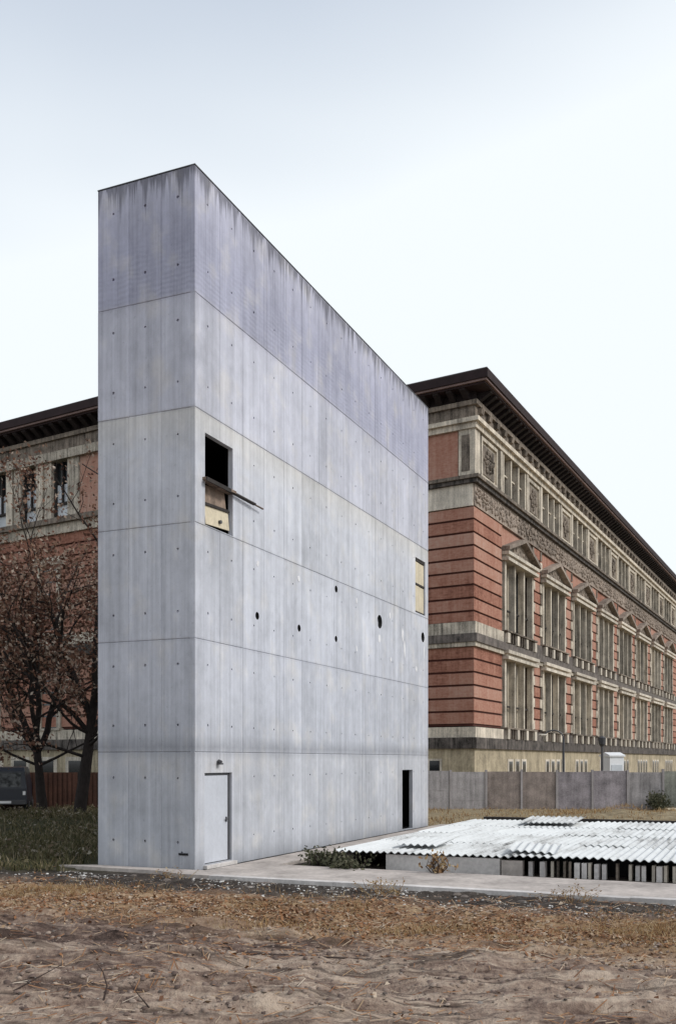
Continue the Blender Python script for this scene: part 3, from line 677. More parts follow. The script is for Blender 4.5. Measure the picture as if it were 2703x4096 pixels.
for k in range(8):
    s0 = S0+PER*k; base = DR*s0
    for lv, (fr,pn,ln,cas), z0 in ((0,lowm,4.5),(1,upm,10.74)):
        wnd = obj('window', fr, mus, tuple(base), AR)
        for i, x in enumerate((.34,2.36,4.44)):
            obj('pane', pn[rw.choice((0,0,0,1,2,0)) if k else (1 if lv == 0 else (0,1,0)[i])], wnd, (x,.50,0))
        obj('lintel', ln, wnd); obj('sill', SL_ if lv == 0 else SU, wnd); obj('casement', cas, wnd)
        for x in (-.06,2.0,4.05,WW-.46): obj('sill_block', SB, wnd, (x,0,3.885 if lv == 0 else 10.05))
        obj('balusters', BL if lv == 0 else BU, wnd)['kind'] = 'stuff'
        if lv: pd = obj('pediment', PED, wnd); obj('tympanum', TYM, wnd)
    rbox('wall_above_window', s0-.25, s0+WW+.3, -.55, -.10, 15.9, 17.5, 'brick')
    if k < 7:
        p0, p1 = s0+WW+.02, s0+PER-.02
        for (zz0,zz1) in (UP, LO):
            rbox('joint_wall', p0, p1, -.6, -.10, zz0, zz1, 'brick_joint')
            for n_, (z0,z1) in enumerate(courses(zz0,zz1,True)):
                rbox('brick_course', p0+.3, p1-.3, -.5, -.02, z0, z1, 'brick')
                if z1-z0 > .6:
                    o = obj('quoin', qm if n_ % 2 else qd, mus, tuple(DR*(p0+.0)+Vector((0,0,z0))), AR)
                    o = obj('quoin', qm if n_ % 2 else qd, mus, tuple(DR*(p1-(.50 if n_ % 2 else .34))+Vector((0,0,z0))), AR)
    # narrow basement windows
    for i in range(3 + k % 2):
        x = s0+.9+i*1.5; rbox('basement_surround', x-.22, x+.92, .05, .10, .6, 2.6, 'stone_white'); rbox('basement_pane', x, x+.7, .08, .115, .7, 2.45, 'glass')
# relief frieze above the main windows on the long side
q = random.Random(9)
def relief(length, z0, z1, n, seed, r=.16):
    q = random.Random(seed); mb = MB(); mb.box(0,length,-.06,.5,z0,z1)
    for i in range(n):
        t = (i+.5)/n*length; x = t+q.uniform(-.1,.1); z = (z0+z1)/2+q.uniform(-.40,.40)
        mb.lump((x,-.10,z),(r*q.uniform(.6,1.3),.10,r*q.uniform(.6,1.3)),6,q.random()*3,q)
    return mb
rel = [relief(PER-.02, 17.55, 18.85, 120, 30+i, .15).mesh('relief_panel', M['stone_mid2']) for i in range(2)]
for k in range(9): obj('relief_panel', rel[k%2], mus, tuple(DR*(.0+PER*k+.01)), AR)
# attic storey of the long side
apil = MB().box(0,.42,-.16,.5,19.3,22.08).mesh('attic_pilaster', M['stone_light'])
def framed(w_):
    mb = MB(); z0, z1 = 19.42, 21.95
    mb.box(0,w_,.0,.4,z0,z1)
    mb.box(0,.22,-.13,.0,z0,z1); mb.box(w_-.22,w_,-.13,.0,z0,z1); mb.box(.22,w_-.22,-.13,.0,z0,z0+.22); mb.box(.22,w_-.22,-.13,.0,z1-.22,z1)
    return mb.mesh('framed_panel', M['stone_light'])
def carved(w_, seed):
    q = random.Random(seed); mb = MB(); mb.box(.45,w_-.45,-.05,-.002,19.8,21.55)
    for i in range(40):
        a = q.uniform(0,6.28); r = q.uniform(.1,1)
        mb.lump((w_/2+math.cos(a)*r*(w_/2-.65),-.10,20.68+math.sin(a)*r*.65),(q.uniform(.07,.2),.08,q.uniform(.07,.2)),5,q.random()*3,q)
    return mb.mesh('carving', M['stone_mid'])
fp = [framed(3.1), framed(2.9)]; cv = [carved(3.1,1), carved(2.9,2)]
def attic_win(w_):
    mb = MB(); z0, z1 = 19.32, 22.05
    for x in (0, w_/3-.05, 2*w_/3-.1, w_-.2): mb.box(x, x+.2, -.10, .3, z0, z1)
    mb.box(.2,w_-.2,.15,.3,20.9,21.0); return mb.mesh('window', M['stone_light'])
AW = 5.0; awm = attic_win(AW); apn = [MB().box(0,1.58,0,.03,19.32,22.05).mesh('pane', M[k]) for k in ('glass','glass','glass')]
f_ = obj('framed_panel', fp[0], mus, tuple(DR*1.0), AR); obj('carving', cv[0], f_)
obj('attic_pilaster', apil, mus, tuple(DR*4.6), AR); 
for k in range(9):
    s0 = 5.3+PER*k
    if s0+AW > LEN_R: break
    wnd = obj('window', awm, mus, tuple(DR*s0), AR)
    for i in range(3): obj('pane', apn[rw.choice((0,1,2))], wnd, (.15+i*(AW/3-.03),.42,0))
    obj('attic_pilaster', apil, mus, tuple(DR*(s0+AW+.04)), AR)
    f_ = obj('framed_panel', fp[1], mus, tuple(DR*(s0+AW+.5)), AR); obj('carving', cv[1], f_)
    obj('attic_pilaster', apil, mus, tuple(DR*(s0+AW+3.45)), AR)
# projecting wing that shows left of the tower
LW0 = Vector((-14.43, 62.0, 0)) - MC
def wbox(name, s0, s1, d0, d1, z0, z1, mat): return obj(name, MB().box(s0,s1,-d1,-d0,z0,z1), mus, tuple(LW0), AL, M[mat])
WS, WE = -34., 5.
wbox('wing_inner_wall', WS, WE-.4, -11, -.55, 0, 24.3, 'core')
def wband(name, z0, z1, d, mat): return wbox(name, WS, WE+d, -10.9, d, z0, z1, mat)
wband('wing_roof', 24.96, 25.02, 1.22, 'roof'); wband('cornice_fascia', 24.45, 24.95, 1.30, 'cornice'); wband('cornice_lip', 24.33, 24.447, 1.20, 'fascia_lip'); wband('cornice_soffit', 24.22, 24.328, 1.05, 'cornice')
wband('frieze_wall', 23.70, 24.217, .12, 'bracket'); wband('bed_moulding', 23.42, 23.697, .30, 'stone_mid'); wband('frieze', 22.62, 23.417, .12, 'stone_mid'); wband('attic_ledge', 22.05, 22.617, .36, 'stone_light')
wband('sill_course', 17.95, 18.30, .40, 'stone_mid'); wband('smooth_band', 17.3, 17.947, .14, 'stone_light')
wband('belt_upper', 10.02, 10.72, .16, 'stone_light'); wband('belt_dark', 9.26, 10.017, .26, 'stone_dark')
wband('belt_lower', 3.88, 4.5, .14, 'stone_light'); wband('plinth_moulding', 3.22, 3.877, .24, 'stone_dark'); wband('plinth_wall', 0, 3.217, .06, 'ochre')
s = WE+.3
while s > -24: obj('bracket', bm_, mus, tuple(LW0+DL*s), AL); s -= .86
wbox('brick_panel', -2.47, WE, -.54, .03, 18.3, 22.05, 'brick'); wbox('corner_pilaster', -3.52, -2.48, -.5, .12, 18.3, 22.05, 'stone_light')
wwm = MB().box(0,.12,.1,.3,18.3,22.05).box(1.33,1.45,.1,.3,18.3,22.05).box(.121,1.329,.12,.28,19.25,19.4).box(.66,.76,.13,.27,19.41,22.04).mesh('window', M['wood_dark'])
wpn = [MB().box(.0,1.45,.3,.33,z0,z1).mesh('pane', M[k]) for (z0,z1,k) in ((18.3,20.6,'blind_white'),(20.6,22.05,'glass'))]
wpl = MB().box(0,.62,-.14,.5,18.3,22.05).mesh('attic_pilaster', M['stone_light'])
for i in range(8):
    s0 = -4.98-2.93*i
    wd_ = obj('window', wwm, mus, tuple(LW0+DL*s0), AL); obj('pane', wpn[0], wd_); obj('pane', wpn[1], wd_)
    obj('attic_pilaster', wpl, mus, tuple(LW0+DL*(s0-.64)), AL); obj('attic_pilaster', wpl, mus, tuple(LW0+DL*(s0-1.46)), AL)
    if i % 2 == 0:
        for z0,z1,lm in ((10.74,15.3,upm),(4.5,8.99,lowm)): 
            o = obj('window', MB().box(0,.35,-.1,.3,z0,z1).box(1.8,2.15,-.1,.3,z0,z1).box(-.2,2.35,-.3,.3,z1,z1+.5).box(-.1,2.25,-.25,.3,z0-.02,z0+.12), mus, tuple(LW0+DL*(s0-1.4)+Vector((0,0,0))), AL, M['stone_light'])
            obj('pane', MB().box(.35,1.8,.05,.1,z0,z1), o, mat=M['glass'])
for (zz0,zz1) in ((10.76,17.28), LO):
    wbox('joint_wall', WS, WE, -.6, -.12, zz0, zz1, 'brick_joint')
    for (z0,z1) in courses(zz0,zz1,True): wbox('brick_course', -26, WE, -.55, -.03, z0, z1, 'brick')
for i in range(5):
    x = -3.4-2.6*i; wbox('basement_surround', x-.3, x+1.5, .05, .12, .5, 2.75, 'stone_white'); wbox('basement_pane', x, x+1.2, .1, .14, .6, 2.5, 'glass')

# ------------------------------------------------------------------ fences, lamps, cabin, van
def gz(x, y): return float(g_height(np.array([x]), np.array([y]))[0])
fr_ = empty('panel_fence', (4.0, 51.0, 0)); tag(fr_, 'low fence of weathered grey and brown concrete panels before the long museum side', 'fence')
x = 0.; cols = ['fence_grey','fence_grey','fence_brown','fence_brown','fence_lilac','fence_lilac','fence_grey','fence_moss','fence_grey','fence_moss']
for i in range(10):
    z0 = -.1; hgt = 1.98+random.uniform(-.03,.05)
    pnl = MB()
    for j in range(4): pnl.box(.06,1.76,-.03+random.uniform(0,.012),.03,z0+j*hgt/4+.002,z0+(j+1)*hgt/4)
    obj('fence_panel', pnl, fr_, (x,0,.05), 0, M[cols[i]])
    obj('fence_post', MB().box(-.055,.055,-.075,.06,0,2.05+random.uniform(0,.08)), fr_, (x,0,-.05), 0, M['post'])
    x += 1.83
fl = empty('rusty_fence', (-21.0, 49.5, 0)); tag(fl, 'rust brown sheet fence behind the bare-stemmed autumn trees', 'fence')
for i in range(9):
    mb = MB()
    for j in range(8): mb.box(j*.24,j*.24+.12,-.02,.02,-.05,1.92); mb.box(j*.24+.12,j*.24+.24,.005,.03,-.05,1.92)
    obj('fence_sheet', mb, fl, (i*2.0,0,.0), 0, M['fence_rust'])
    obj('fence_post', MB().box(-.05,.04,.035,.12,-.1,2.0), fl, (i*2.0,0,0), 0, M['wood_dark'])
def lamp(x, y, h, label, arm):
    r = empty('street_lamp', (x,y,gz(x,y)-.02)); tag(r, label, 'street lamp')
    obj('post', MB().tube([(0,0,0),(0,0,.8),(0,0,h)], [.11,.08,.06], 8), r, mat=M['metal_dark'])
    if arm:
        pts = [(0,0,h-.02)]+[(-.55+.55*math.cos(t),0,h+.45*math.sin(t)) for t in np.linspace(.3,2.6,7)]
        obj('arm', MB().tube(pts, .045, 6), r, mat=M['metal_dark'])
        obj('lamp_head', MB().lump((pts[-1][0]-.1,0,pts[-1][2]-.05),(.26,.14,.09),8), r, mat=M['stone_white'])
    else:
        obj('lamp_head', MB().tube([(0,0,h),(0,0,h+.15),(0,0,h+.5),(0,0,h+.6)],[.06,.18,.22,.05],8), r, mat=M['metal_dark'])
lamp(12.35, 54.0, 3.75, 'dark street lamp with curved arm standing behind the panel fence', True)
lamp(14.6, 54.5, 3.3, 'straight dark post lamp beside the small white site cabin', False)
cab = empty('site_cabin', (15.35, 55.2, gz(15.3,55)-.02), R(12)); tag(cab, 'small white site cabin standing between the fence and the museum', 'cabin')
obj('body', MB().box(-.42,.42,-.55,.55,.08,2.75), cab, mat=M['white_paint']); obj('base', MB().box(-.45,.45,-.58,.58,0,.078), cab, mat=M['metal_dark'])
obj('cabin_roof', MB().profile([(-.62,2.76),(.62,2.76),(.62,2.84),(0,3.0),(-.62,2.84)], -.48, .48), cab, mat=M['white_paint'])
obj('door', MB().box(-.32,.32,-.575,-.552,.15,2.3), cab, mat=M['blind_white'])
def van():
    r = empty('parked_van', (-15.25, 45.2, gz(-15.2,45)), R(14)); tag(r, 'dark blue parked van half hidden by grass and trees', 'van')
    # rear end faces the camera, body runs away along +y
    prof = [(0,.42),(0,1.15),(.10,1.95),(.28,2.12),(2.9,2.14),(3.5,1.95),(4.1,1.25),(4.85,1.0),(4.95,.45)]
    mb = MB(); n = len(prof); W = .95
    for x, kx in ((-W,1),(-W*.97,1),(W*.97,1),(W,1)):
        for (y,z) in prof: 
            sh = .12*max(0,(z-1.1))
            mb.v.append((x - math.copysign(sh,x), y, z if abs(x) < W else .42+(z-.42)*.985))
    for a in range(3):
        for i in range(n): 
            j = (i+1)%n; mb.f.append((a*n+i,a*n+j,(a+1)*n+j,(a+1)*n+i))
    mb.f += [tuple(range(n))[::-1], tuple(3*n+i for i in range(n))]
    body = obj('body', mb, r, mat=M['van'])
    obj('rear_window', MB().profile([(.005,1.22),(-.012,1.22),(.078,1.88),(.095,1.88)], -.68, .68), r, mat=M['glass'])
    for sx in (-1,1):
        obj('tail_light', MB().box(sx*.82-.06,sx*.82+.06,-.03,.02,.85,1.02), r, mat=M['white_paint'])
        for yy in (.95,3.9):
            wh = obj('wheel', MB().tube([(sx*.78,yy,.34),(sx*.98,yy,.34)], .34, 16), r, mat=M['rubber'])
            obj('hub_cap', MB().tube([(sx*.975,yy,.34),(sx*1.0,yy,.34)], .19, 12), wh, mat=M['metal_dark'])
    obj('bumper', MB().box(-.92,.92,-.10,-.003,.42,.62), r, mat=M['metal_dark'])
    obj('number_plate', MB().box(-.26,.26,-.115,-.101,.47,.58), r, mat=M['white_paint'])
van()

# ------------------------------------------------------------------ trees
def leaf_cloud(cents, per, spread, size, seed, flat=.9):
    g = np.random.default_rng(seed); c = np.repeat(np.asarray(cents), per, 0); n = len(c)
    c = c + g.normal(0, spread, (n,3))
    a = g.normal(0,1,(n,3)); a /= np.linalg.norm(a,axis=1,keepdims=True); b = g.normal(0,1,(n,3)); b -= a*np.sum(a*b,1,keepdims=True); b /= np.linalg.norm(b,axis=1,keepdims=True)
    s_ = size*g.uniform(.5,1.4,(n,1)); a = a*s_; b = b*s_*.6
    return np.stack([c-a, c-b*.9, c+a, c+b*.9], 1).reshape(-1,3)
def tree(x, y, label, limbs, seed, leaves, size, zmax=12., name='autumn_tree', spread=.30):
    q = random.Random(seed); r = empty(name, (x,y,gz(x,y)-.05)); tag(r, label, 'tree', None)
    mb = MB(); tips = []; trunk_pts = []
    def grow(p, d, L, rad, lev):
        n = max(3, int(L/.5)); pts = [p]; rs = [rad]; cur = p.copy(); dd = d.normalized()
        for i in range(n):
            k_ = .35 if lev < 0 else 1.
            dd = (dd + Vector((q.gauss(0,.10)*k_,q.gauss(0,.10)*k_,q.gauss(0,.06)+.02))).normalized()
            cur = cur + dd*(L/n); pts.append(cur.copy()); rs.append(rad*(1-(.62 if lev >= 0 else .35)*(i+1)/n))
            if lev < 0: trunk_pts.append(cur.copy()); continue
            if lev >= 2 and cur.z < zmax: tips.append(cur.copy())
            if cur.z > zmax - (0 if cur.x**2+cur.y**2 < 2.5 else .25*(cur.x**2+cur.y**2)**.5): break
            if lev < 5 and (L > .5) and i >= n*.15 and q.random() < (.8 if lev < 2 else .62):
                ang = q.uniform(.5,1.15); ax = dd.cross(Vector((q.gauss(0,1),q.gauss(0,1),q.gauss(0,1)))).normalized()
                nd = Matrix.Rotation(ang, 3, ax) @ dd; nd.z = max(nd.z, -.25)
                grow(cur.copy(), nd, L*q.uniform(.38,.62), rs[-1]*q.uniform(.45,.7), lev+1)
        mb.tube(pts, rs, 6 if rad > .05 else 4, cap=False)
    grow(Vector(limbs[0][0]), Vector(limbs[0][1]), limbs[0][2], limbs[0][3], -1)
    for (p, d, L, rad) in limbs[1:]:
        base = min(trunk_pts, key=lambda t: abs(t.z-p[2])); grow(base.copy(), Vector(d), L, rad, 0)
    obj('trunk', mb, r, mat=M['bark'], smooth=True)
    tips = np.array([tuple(t) for t in tips]); g = np.random.default_rng(seed)
    sel = tips[g.integers(0, len(tips), max(1, leaves//6))]
    obj('crown', bulk('crown', leaf_cloud(sel, 6, spread, size, seed), 4, M['leaf']), r)
    return r
tree(-12.6, 42.0, 'forked dark-stemmed autumn tree with brown leaves leaning towards the van',
     [((0,0,0),(.03,0,1),3.2,.24),((0,0,2.4),(-.45,.05,1),6.3,.16),((.05,0,2.6),(.35,-.05,1),6.3,.15),((0,0,3.0),(-.1,.2,1),6.6,.14),((-.2,0,2.7),(-.9,-.1,.8),5.6,.12),((0,0,2.9),(.2,-.4,1),6.2,.12),((0,0,2.0),(.8,-.3,.30),3.6,.07),((0,0,2.3),(-.8,-.4,.25),3.8,.07),((0,0,2.6),(.2,-.8,.3),3.2,.06)], 5, 13500, .085, 11.8)
tree(-10.75, 41.0, 'tall autumn tree with reddish brown leaves close to the tower wall',
     [((0,0,0),(.06,0,1),5.5,.27),((.1,0,3.0),(.42,.1,1),7.0,.14),((.15,0,4.0),(-.40,.05,1),7.5,.16),((.2,0,5.2),(-.10,0,1),9.3,.15),((.1,0,3.4),(-.75,-.2,.8),6.5,.12),((.15,0,4.4),(.3,-.4,1),6.5,.12),((0,0,2.4),(-.8,-.2,.22),4.0,.08),((0,0,3.0),(.5,-.6,.3),3.4,.07),((0,0,3.4),(-.5,-.6,.2),3.8,.07)], 8, 17500, .085, 15.0)
tree(-16.5, 44.5, 'spreading autumn tree with thin brown leaves behind the parked van',
     [((0,0,0),(.1,0,1),4.0,.22),((.2,0,2.8),(.5,0,1),5.6,.15),((.2,0,3.0),(-.5,.1,1),5.0,.14),((.3,0,3.6),(.1,.2,1),5.2,.14)], 15, 5000, .085, 11.0)

# shrubs behind the wire fence and by the slab
def shrub(x, y, rad, h, label, n, seed, mat='bush', size=.07, name='shrub', grp=None):
    g = np.random.default_rng(seed); q = random.Random(seed); r = empty(name, (x,y,gz(x,y)-.03)); tag(r, label, 'shrub', grp)
    mb = MB(); cents = []
    for i in range(14):
        a = q.uniform(0,6.28); k = q.uniform(.2,1)*rad; hh = h*q.uniform(.5,1)
        e = Vector((math.cos(a)*k, math.sin(a)*k, hh)); m_ = e*.5+Vector((q.gauss(0,.08),q.gauss(0,.08),.05*h))
        mb.tube([(0,0,0), tuple(m_), tuple(e)], [.02,.012,.005], 4, cap=False)
        for t in np.linspace(.3,1,5): cents.append(tuple(e*t+Vector((q.gauss(0,.1),q.gauss(0,.1),0))))
    obj('stems', mb, r, mat=M['twig'])
    sel = np.array(cents)[g.integers(0,len(cents),n//5)]; pts = leaf_cloud(sel, 5, rad*.16, size, seed); pts[:,2] = np.maximum(pts[:,2], .02)
    obj('foliage', bulk('foliage', pts, 4, M[mat]), r)
shrub(16.4, 50.2, .9, .8, 'low dark green bush at the foot of the panel fence', 1500, 3)
shrub(18.2, 50.0, 1.1, 1.3, 'taller pale green bush leaning on the end of the panel fence', 1500, 2)
p_ = T0+TU*2.6-TV*1.95; shrub(p_.x, p_.y, .55, .38, 'small dark weedy shrub between tower and front beam', 900, 4, size=.05)
p_ = T0+TU*1.75-TV*3.0; shrub(p_.x, p_.y, .5, .30, 'low dark weedy shrub at left end of front beam', 700, 6, size=.05)
p_ = T0+TU*1.55-TV*5.2; shrub(p_.x, p_.y, .30, .62, 'orange dry stalky weed against the pale front beam', 160, 5, mat='straw', size=.05, name='dry_weed')
def wisp(x, y, n, h, spread, label, seed):
    q = random.Random(seed); r = empty('dry_weed', (x,y,gz(x,y)-.02)); tag(r, label, 'weed'); mb = MB(); lv = []
    for i in range(n):
        a = q.uniform(0,6.28); hh = h*q.uniform(.4,1); e = Vector((math.cos(a)*spread*q.random(), math.sin(a)*spread*q.random()*.6, 0))
        t1 = e+Vector((q.gauss(0,.05),q.gauss(0,.03),hh*.6)); t2 = t1+Vector((q.gauss(0,.12),q.gauss(0,.05),hh*.4))
        mb.tube([tuple(e*.8), tuple(t1), tuple(t2)], [.006,.005,.002], 4, cap=False); lv += [tuple(t1*.5+t2*.5), tuple(t2)]
    obj('stems', mb, r, mat=M['straw'])['kind'] = 'stuff'; obj('leaves', bulk('leaves', leaf_cloud(np.array(lv), 2, .03, .022, seed), 4, M['straw']), r)
for i, (u_, w_, n_, h_, sp_, t_) in enumerate(((-1.35,4.9,26,.30,.55,'wispy yellow weed at the slab edge below the pale front beam'),(-2.4,5.6,20,.34,.5,'wispy dry weed in the dark strip below the dry stalk'),(-1.5,8.6,26,.32,.6,'wispy dry weed at the slab edge before the support blocks'),(-1.6,.4,20,.22,.6,'low dry weed in the dark strip by the tower corner'))):
    p_ = T0+TU*u_-TV*w_; wisp(p_.x, p_.y, n_, h_, sp_, t_, 60+i)
tag(obj('timber_board', MB().box(-1.0,1.0,-.15,.15,0,.06), None, (16.8,47.6,gz(16.8,47.6)+.12), R(8), M['wood_pale']), 'pale timber board lying on the grass by the green bush', 'board')

# ------------------------------------------------------------------ grass, litter, rubble
def to_uv(x, y): rx, ry = x-T0.x, y-T0.y; return rx*TU.x+ry*TU.y, rx*TV.x+ry*TV.y
def clear(x, y):
    u, v = to_uv(x, y); return ~((u > -.92)&(u < 17.6)&(v < 3.3)&(v > -15.6))
def blades(x, y, h, wd, lean, seed):
    g = np.random.default_rng(seed); n = len(x); z = g_height(x, y)-.01
    a = g.uniform(0, 2*np.pi, n); h = h*g.uniform(.4,1.25,n); ln = lean*h*g.uniform(.2,1.3,n); b = g.uniform(0,2*np.pi,n)
    dx, dy = np.cos(a)*wd*.5, np.sin(a)*wd*.5; ex, ey = np.cos(b)*ln, np.sin(b)*ln
    p0 = np.stack([x-dx,y-dy,z],1); p1 = np.stack([x+dx,y+dy,z],1)
    p2 = np.stack([x+dx*.7+ex*.35,y+dy*.7+ey*.35,z+h*.6],1); p3 = np.stack([x-dx*.7+ex*.35,y-dy*.7+ey*.35,z+h*.6],1)
    p4 = np.stack([x+ex,y+ey,z+h*np.where(lean>1,.75,1.)],1)
    q4 = np.stack([p0,p1,p2,p3],1).reshape(-1,3); t4 = np.stack([p3,p2,p4,p4],1)
    tt = np.stack([p3,p2,p4+np.stack([dx,dy,0*dx],1)*.1,p4-np.stack([dx,dy,0*dx],1)*.1],1).reshape(-1,3)
    return np.stack([q4.reshape(-1,4,3), tt.reshape(-1,4,3)],1).reshape(-1,3)
# rough grass left of the tower
n = 42000; x = rng.uniform(-24,-4.5,n); y = 22.5+26*rng.random(n)**1.5; dens = fbm(x*.45, y*.45, 3)
ok = clear(x,y)&(dens > rng.uniform(-.45,.3,n))&(x > -y*.42); x, y = x[ok], y[ok]
hh = .16+.20*np.clip(fbm(x*.4+9, y*.4, 2)+.5,0,1.2)
tag(obj('rough_grass', bulk('rough_grass', blades(x,y,hh,.022+.0005*y,.7,1),4,M['grass'])), 'rough dark green grass and weeds beside the tower', 'grass', kind='stuff')
n = 5200; x = rng.uniform(-24,-4.8,n); y = 23+25*rng.random(n)**1.3; ok = clear(x,y)&(fbm(x*.6+4,y*.6,3) > rng.uniform(-.3,.45,n))&(x > -y*.42); x, y = x[ok], y[ok]
cen = np.stack([x,y,g_height(x,y)+.06+.30*rng.random(len(x))**1.6],1); pts = leaf_cloud(cen, 3, .07, .065, 44)
tag(obj('leafy_weeds', bulk('leafy_weeds', pts, 4, M['weed'])), 'low leafy weeds and dead leaves among the rough grass', 'weeds', kind='stuff')
# straw: far field on the right and band in front of the slab
n = 16000; x = rng.uniform(-2,26,n); y = rng.uniform(35,51,n); ok = clear(x,y)&(fbm(x*.5,y*.5,3) > rng.uniform(-.4,.4,n)); x1, y1 = x[ok], y[ok]
tag(obj('far_dry_grass', bulk('far_dry_grass', blades(x1,y1,.16,.03,.8,2),4,M['straw'])), 'dry straw coloured grass before the panel fence', 'grass', kind='stuff')
n = 60000; x = rng.uniform(-9,9.5,n); t_ = rng.normal(0,1,n); y = 15.4-.42*x+t_*1.1
dn = fbm(x*.8+3, y*.8, 4); ok = clear(x,y)&(dn > rng.uniform(-.05,.55,n))&(y > 12.0); x, y = x[ok], y[ok]
tag(obj('dry_grass', bulk('dry_grass', blades(x,y,.10+.10*np.clip(fbm(x*1.1,y*1.1,2)+.3,0,1),.010,1.3,3),4,M['straw'])), 'dry yellow grass growing over the earth before the slab', 'grass', kind='stuff')
# leaf litter
n = 46000; x = rng.uniform(-8.5,9,n); y = np.where(rng.random(n) < .86, 15.0-.41*x+rng.normal(0,1.15,n), rng.uniform(7.2,18,n))
ok = clear(x,y)&(fbm(x*.7,y*1.0+4,4) > rng.uniform(-.5,.45,n)); x, y = x[ok], y[ok]; n = len(x)
z = g_height(x,y)+rng.uniform(.004,.02,n); an = rng.uniform(0,6.28,n); s_ = rng.uniform(.012,.042,n)
dx, dy = np.cos(an)*s_, np.sin(an)*s_; tz = rng.normal(0,.35,n)*s_; tw = rng.normal(0,.35,n)*s_
pts = np.stack([np.stack([x-dx,y-dy,z-tz],1),np.stack([x+dy*.6,y-dx*.6,z+tw],1),np.stack([x+dx,y+dy,z+tz],1),np.stack([x-dy*.6,y+dx*.6,z-tw],1)],1).reshape(-1,3)
tag(obj('leaf_litter', bulk('leaf_litter', pts, 4, M['litter'])), 'fallen leaves scattered over the bare earth', 'leaves', kind='stuff')
# small stones and clods
def lumps(x, y, s_, seed, squash=.6):
    g = np.random.default_rng(seed); n = len(x); z = g_height(x,y)+s_*squash*.25; k = 5
    V = np.zeros((n, 2*k+1, 3)); a = g.uniform(0,6.28,n)
    for i in range(k):
        t = a+2*np.pi*i/k
        for lv, (hh, q_) in enumerate(((-.4,1.),(.35,.8))):
            j = s_*q_*g.uniform(.7,1.25,n); V[:,lv*k+i] = np.stack([x+np.cos(t)*j, y+np.sin(t)*j*.8, z+s_*squash*hh*g.uniform(.7,1.3,n)],1)
    V[:,2*k] = np.stack([x+s_*g.uniform(-.3,.3,n), y+s_*g.uniform(-.3,.3,n), z+s_*squash*g.uniform(.5,.9,n)],1)
    F = []
    for i in range(k):
        j = (i+1)%k; F += [(i,j,k+j),(i,k+j,k+i),(k+i,k+j,2*k)]
    F = np.array(F); idx = (np.arange(n)[:,None,None]*(2*k+1)+F[None]).reshape(-1,3).astype(np.int32)
    m = bpy.data.meshes.new('lumps'); m.vertices.add(n*(2*k+1)); m.vertices.foreach_set('co', V.astype(np.float32).ravel())
    m.loops.add(idx.size); m.loops.foreach_set('vertex_index', idx.ravel()); m.polygons.add(len(idx))
    m.polygons.foreach_set('loop_start', np.arange(0, idx.size, 3, dtype=np.int32)); m.update(calc_edges=True)
    return m
q = random.Random(77)
n = 5200; x = rng.uniform(-8,9,n); y = np.where(rng.random(n) < .5, 18.6-.42*x+rng.normal(0,.8,n), rng.uniform(7.4,18,n))
ok = clear(x,y)&(fbm(x*.9,y*1.4+7,3) > rng.uniform(-.4,.35,n)); x, y = x[ok], y[ok]
m = lumps(x, y, .010+.022*rng.random(len(x))**3, 5); m.materials.append(M['stone'])
tag(obj('gravel', m), 'small stones strewn over the earth', 'gravel', kind='stuff')
def mat_clod():
    t = NT('earth_clod'); f = t.math('ADD', t.math('MULTIPLY', t.isl(), .6), t.math('MULTIPLY', t.noise(t.pos(), 1.0, 3), .5))
    return t.fin(t.ramp(f, [(.15,(.06,.042,.037)),(.5,(.17,.125,.105)),(.85,(.34,.27,.22))]), .95, .15)
n = 52000; x = rng.uniform(-8,9,n); y = rng.uniform(7.3,19,n)
ok = clear(x,y)&(fbm(x*.5,y*1.5+2,4) > rng.uniform(-.1,.55,n)); x, y = x[ok], y[ok]
m = lumps(x, y, .006+.034*rng.random(len(x))**3, 6, .75); m.materials.append(mat_clod())
tag(obj('earth_clods', m), 'broken clods of earth along the wheel ruts', 'earth', kind='stuff')
n = 26000; x = rng.uniform(-8.5,9,n); y = np.where(rng.random(n) < .5, 15.0-.41*x+rng.normal(0,1.6,n), rng.uniform(7.2,18,n))
ok = clear(x,y)&(fbm(x*.6+8,y*1.2,3) > rng.uniform(-.35,.5,n)); x, y = x[ok], y[ok]; n = len(x)
an = rng.normal(0,.9,n); ln = rng.uniform(.02,.10,n); wd = rng.uniform(.0025,.006,n)
dx, dy = np.cos(an)*ln, np.sin(an)*ln; ox, oy = -np.sin(an)*wd, np.cos(an)*wd
za = g_height(x-dx,y-dy)+.008+.02*rng.random(n); zb = g_height(x+dx,y+dy)+.008+.03*rng.random(n)
pts = np.stack([np.stack([x-dx-ox,y-dy-oy,za],1),np.stack([x+dx-ox,y+dy-oy,zb],1),np.stack([x+dx+ox,y+dy+oy,zb+.004],1),np.stack([x-dx+ox,y-dy+oy,za+.004],1)],1).reshape(-1,3)
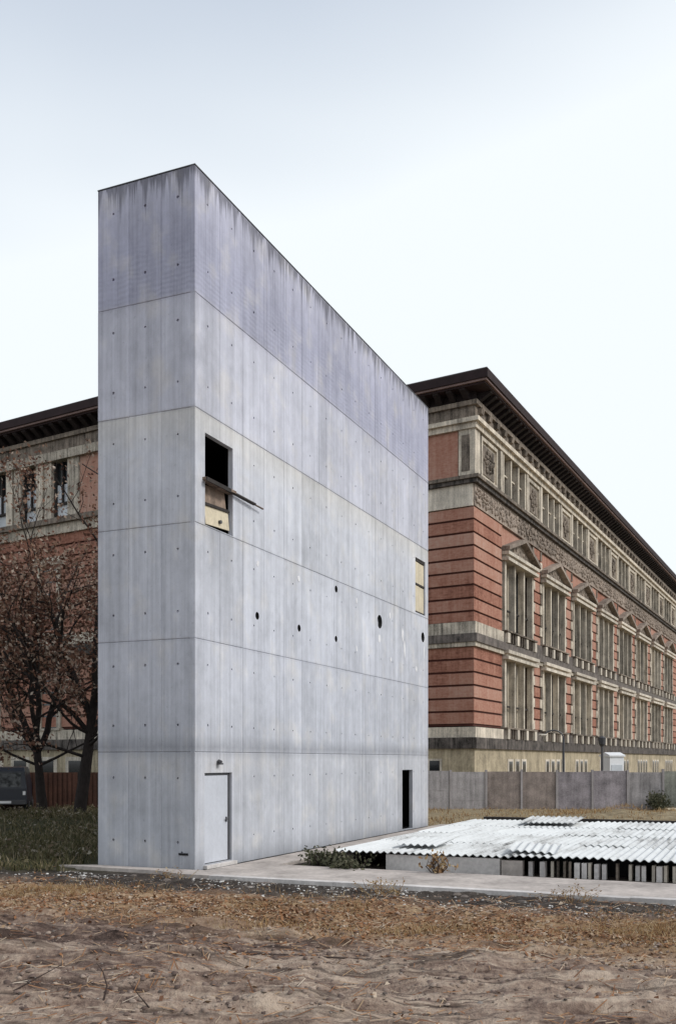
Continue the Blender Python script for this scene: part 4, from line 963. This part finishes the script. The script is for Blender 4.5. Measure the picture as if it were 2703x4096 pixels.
tag(obj('straw_bits', bulk('straw_bits', pts, 4, M['litter'])), 'bits of straw and twig scattered over the earth', 'straw', kind='stuff')
n = 5200; w_ = rng.uniform(-3.5,11,n); u_ = -.95-np.abs(rng.normal(0,1.3,n)); x = T0.x+TU.x*u_-TV.x*w_; y = T0.y+TU.y*u_-TV.y*w_
ok = fbm(x*.9+2,y*.9,3) > rng.uniform(-.3,.4,n); x, y = x[ok], y[ok]
m = lumps(x, y, .008+.035*rng.random(len(x))**3, 9); m.materials.append(M['chip'])
tag(obj('rubble_chips', m), 'pale chips of concrete and stone in the dark strip before the slab', 'rubble', kind='stuff')
# bigger lumps of rubble, one by one
for i in range(34):
    w_ = q.uniform(-2.6,10.5); u = q.gauss(-1.75,.4); p_ = T0+TU*min(u,-1.15)-TV*w_
    s_ = q.uniform(.05,.12); mb = MB().lump((0,0,s_*.25),(s_,s_*q.uniform(.6,.9),s_*.45),6,q.random()*3,q)
    o = obj('rubble_stone', mb, None, (p_.x,p_.y,gz(p_.x,p_.y)-.02), q.random()*6, M['stone'])
    tag(o, 'lump of broken stone lying in the dark strip before the slab', 'stone', 'rubble stones along the slab edge')
# twigs
def twig(pts, r, label):
    b = Vector(pts[0]); b.z = gz(b.x,b.y); P_ = [(p[0]-pts[0][0],p[1]-pts[0][1],p[2]) for p in pts]
    n_ = len(P_); o = obj('dead_twig', MB().tube(P_, [r*(1-.7*i/(n_-1)) for i in range(n_)], 5), None, tuple(b), 0, M['twig']); tag(o, label, 'twig')
twig([(-2.05,8.6,-.02),(-2.02,8.62,.12),(-2.06,8.64,.24),(-2.12,8.66,.31)], .011, 'upright crooked dark twig sticking out of the bare earth')
twig([(-1.62,8.5,-.01),(-1.72,8.52,.10),(-1.80,8.55,.19)], .008, 'short leaning dark twig beside the upright crooked one')
twig([(-2.9,8.8,.0),(-2.7,9.0,.10),(-2.55,9.2,.17)], .009, 'pale slanting twig near the dark corner of the earth')
twig([(-1.1,11.4,.03),(-.6,11.25,.05),(0.,11.15,.04),(.4,11.0,.05)], .02, 'long dark stick lying along a wheel rut')
